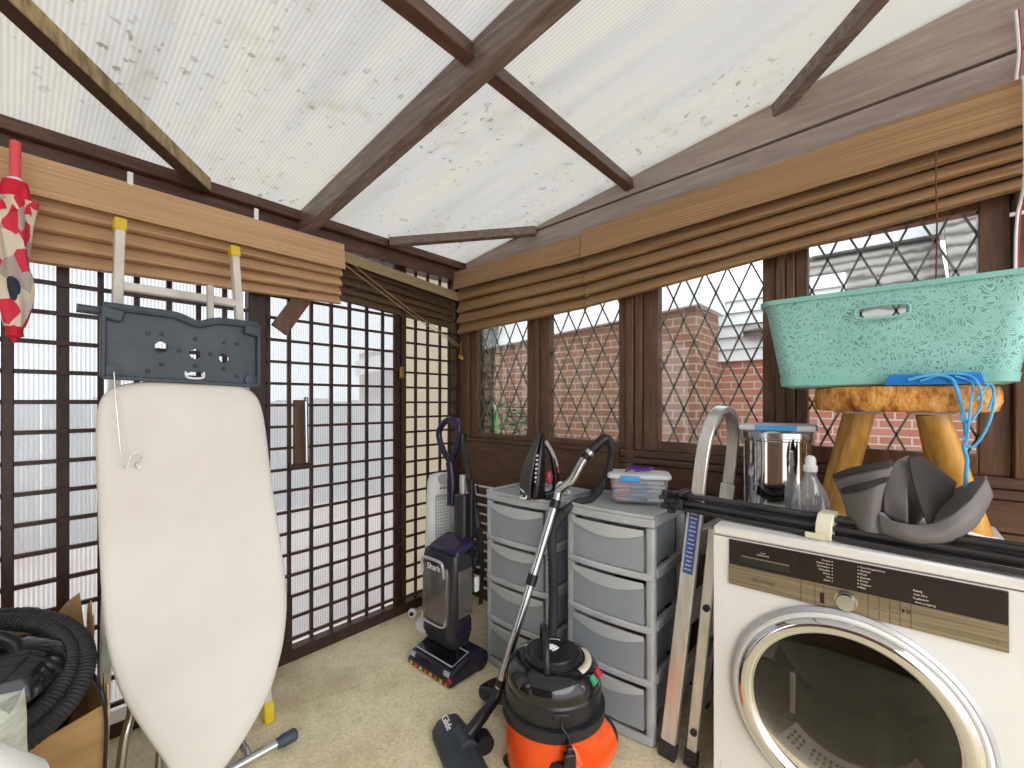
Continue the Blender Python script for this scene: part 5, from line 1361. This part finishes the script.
    single(MB().prism([a+Vector(v) for v in ((0, -.03, 0), (.07, -.05, 0), (.06, .04, .03), (.0, .02, .018))], (0, 0, .001)), 'paper_scrap', 'paper', 'small white paper corner on the dryer behind the grey cloth', 'paper')
    # cable on the right
    t = thing('white_cable', 'thin white cable with a red lens fringe built as a strand running down the window wall at the right edge', 'cable', (1.90, -.266, 1.25))
    ps = [Vector((1.905, -.262, 2.34)), Vector((1.905, -.268, 2.22)), Vector((1.895, -.262, 2.13)), Vector((1.828, -.266, 2.10)), Vector((1.816, -.266, 1.97)), Vector((1.818, -.266, 1.83)), Vector((1.895, -.270, 1.79)), Vector((1.918, -.266, 1.74)), Vector((1.918, -.263, 1.6)), Vector((1.918, -.266, 1.3))]
    MB().tube(cat(ps, 6), .004, 8).build('wire', 'white_plastic', t)
    MB().box(1.915, 1.926, -.28, -.252, 1.755, 1.765).build('clip', 'white_plastic', t)
    t2 = MB().tube(cat([v+Vector((-.001, -.0055, 0)) for v in ps], 6), .0018, 8).build('wire', 'iron_pink', t)  # red lens fringe along the cable, built as a second strand
M['bottle_semi'] = semi('cloudy clear bottle plastic', 'dfe4e8', .66, .1, .10)
M['liquid'] = glass_mat('clear liquid', (.88, .84, .88, 1), .6)
on_dryer()

# ================================================================== OUTSIDE
def outside():
    m = MB(); m.box(-14, 14, -10, 16, -.12, -.07); g = m.build('ground', 'paving'); g['kind'] = 'structure'
    # brick garage beyond the windows
    t = thing('garage', 'low brick garage with white fascia beyond the corner windows', 'building', (4.9, 4.2, -.07))
    MB().box(4.3, 4.98, 1.42, 7.5, -.07, 2.12).build('wall', 'brick', t)
    m = MB(); m.hexa([(4.22, 1.36, 2.13), (5.0, 1.36, 2.13), (5.0, 7.5, 1.70), (4.22, 7.5, 1.70), (4.22, 1.36, 2.40), (5.0, 1.36, 2.40), (5.0, 7.5, 1.97), (4.22, 7.5, 1.97)]); m.build('fascia', 'white_paint', t)
    t = thing('house', 'brick house with white boarded gable and grey tiled roof beyond the right windows', 'building', (6.2, -1, -.07))
    MB().box(5.2, 8, -7, 2.9, -.07, 1.75).build('wall', 'brick_red', t)
    cl = MB()
    for k in range(6): cl.hexa([(5.16, .35, 1.66+.13*k), (5.3, .35, 1.66+.13*k), (5.3, 1.75, 1.66+.13*k), (5.16, 1.75, 1.66+.13*k), (5.19, .35, 1.79+.13*k), (5.3, .35, 1.79+.13*k), (5.3, 1.75, 1.79+.13*k), (5.19, 1.75, 1.79+.13*k)])
    cl.build('gable_boarding', 'white_paint', t, smooth=False)
    MB().hexa([(5.05, -.35, 1.95), (5.1, -.35, 1.90), (5.1, 1.2, 1.90), (5.05, 1.2, 1.95), (6.5, -.35, 3.0), (6.55, -.35, 2.95), (6.55, 1.2, 2.95), (6.5, 1.2, 3.0)]).build('tiled_roof', 'tiles', t)
    MB().box(6.3, 6.6, -.45, .75, 2.95, 3.25).build('ridge_fascia', 'white_paint', t)
    MB().hexa([(4.95, -7, 1.85), (5.0, -7, 1.80), (5.0, -.36, 1.80), (4.95, -.36, 1.85), (7.5, -7, 4.6), (7.55, -7, 4.55), (7.55, -.36, 4.55), (7.5, -.36, 4.6)]).build('tiled_roof', 'tiles', t)
    # shrub and green bottle outside the corner window
    random.seed(3)
    def shrub(name, label, c, rx, ry, rz, n):
        m = MB()
        for _ in range(n):
            a, b = random.uniform(0, 2*PI), random.uniform(-1, 1); r = random.uniform(.5, 1)**.5
            q = Vector(c)+Vector((rx*r*math.cos(a)*math.sqrt(1-b*b), ry*r*math.sin(a)*math.sqrt(1-b*b), rz*r*b))
            R = Matrix.Rotation(random.uniform(0, 6.3), 3, 'Z')@Matrix.Rotation(random.uniform(-1, 1), 3, 'X')
            s = random.uniform(.02, .045)
            m.prism([q+R@Vector(v)*s for v in ((-1, 0, 0), (0, -.5, .1), (1, 0, 0), (0, .5, .1))], R@Vector((0, 0, .002)))
        m.tube([(c[0], c[1], -.07), (c[0]+.01, c[1], c[2])], .015, 8)
        return single(m, name, 'leaf', label, 'shrub', smooth=False)
    shrub('shrub', 'green leafy shrub outside the corner window', (2.95, 2.75, .80), .3, .55, .44, 1300)
    t = thing('garden_bottle', 'bright green plastic bottle standing outside the corner window', 'bottle', (2.12, 2.0, .985))
    MB().lathe([(.026, 0), (.028, .01), (.028, .12), (.013, .17), (.012, .185)], (2.12, 2.0, .985), seg=20).build('bottle', 'bottle_green', t)
    MB().lathe([(.014, .184), (.014, .21), (.003, .213)], (2.12, 2.0, .985), seg=16).build('cap', 'white_plastic', t)
    l = MB().box(2.03, 2.20, 1.2, 2.15, .955, .984).build('trim_2', 'brown_y'); l['kind'] = 'structure'
    # beyond the trellis: low fence and planting
    t = thing('garden_fence', 'long grey weathered fence beyond the trellis wall', 'fence', (2, 5.6, -.07))
    for k in range(21): MB().box(-3+.32*k, -3+.32*k+.31, 5.55, 5.6, -.07, 1.22+.02*(k % 3)).build('fence_board', 'fence', t)
    shrub('shrub', 'green plant outside the trellis at the far left edge', (-.22, 2.62, .62), .12, .12, .5, 260)
outside()

# ================================================================== LIGHT, CAMERA
def world():
    w = bpy.data.worlds.new('World'); scene.world = w; w.use_nodes = True
    nt = w.node_tree; nt.nodes.clear()
    o = nt.nodes.new('ShaderNodeOutputWorld'); b = nt.nodes.new('ShaderNodeBackground')
    b.inputs[0].default_value = (.93, .965, 1.0, 1); b.inputs[1].default_value = 2.25
    nt.links.new(b.outputs[0], o.inputs[0])
    l = bpy.data.lights.new('soft sun', 'SUN'); l.energy = 2.6; l.angle = math.radians(60); l.color = (1, .97, .92)
    s = bpy.data.objects.new('soft_sun', l); COL.objects.link(s)
    d = Vector((.42, .60, -.68)); s.rotation_euler = d.to_track_quat('-Z', 'Y').to_euler(); s.location = (-4, -4, 4)
world()
cam = bpy.data.cameras.new('Camera'); cam.sensor_width = 36; cam.lens = F/1024*36; cam.shift_y = 18/1024; cam.clip_start = .02
co = bpy.data.objects.new('Camera', cam); COL.objects.link(co)
co.location = (0, 0, HC); co.rotation_euler = (PI/2, 0, math.atan2(SA, CA)-PI/2)
scene.camera = co
vs = scene.view_settings; vs.view_transform = 'Standard'; vs.look = 'None'; vs.gamma = 1; vs.use_curve_mapping = False
vs.exposure = 0.14
scene.cycles.max_bounces = 10; scene.cycles.transparent_max_bounces = 24; scene.cycles.diffuse_bounces = 5
scene.cycles.use_denoising = True
for o in bpy.data.objects:
    if '_w' in o: del o['_w']
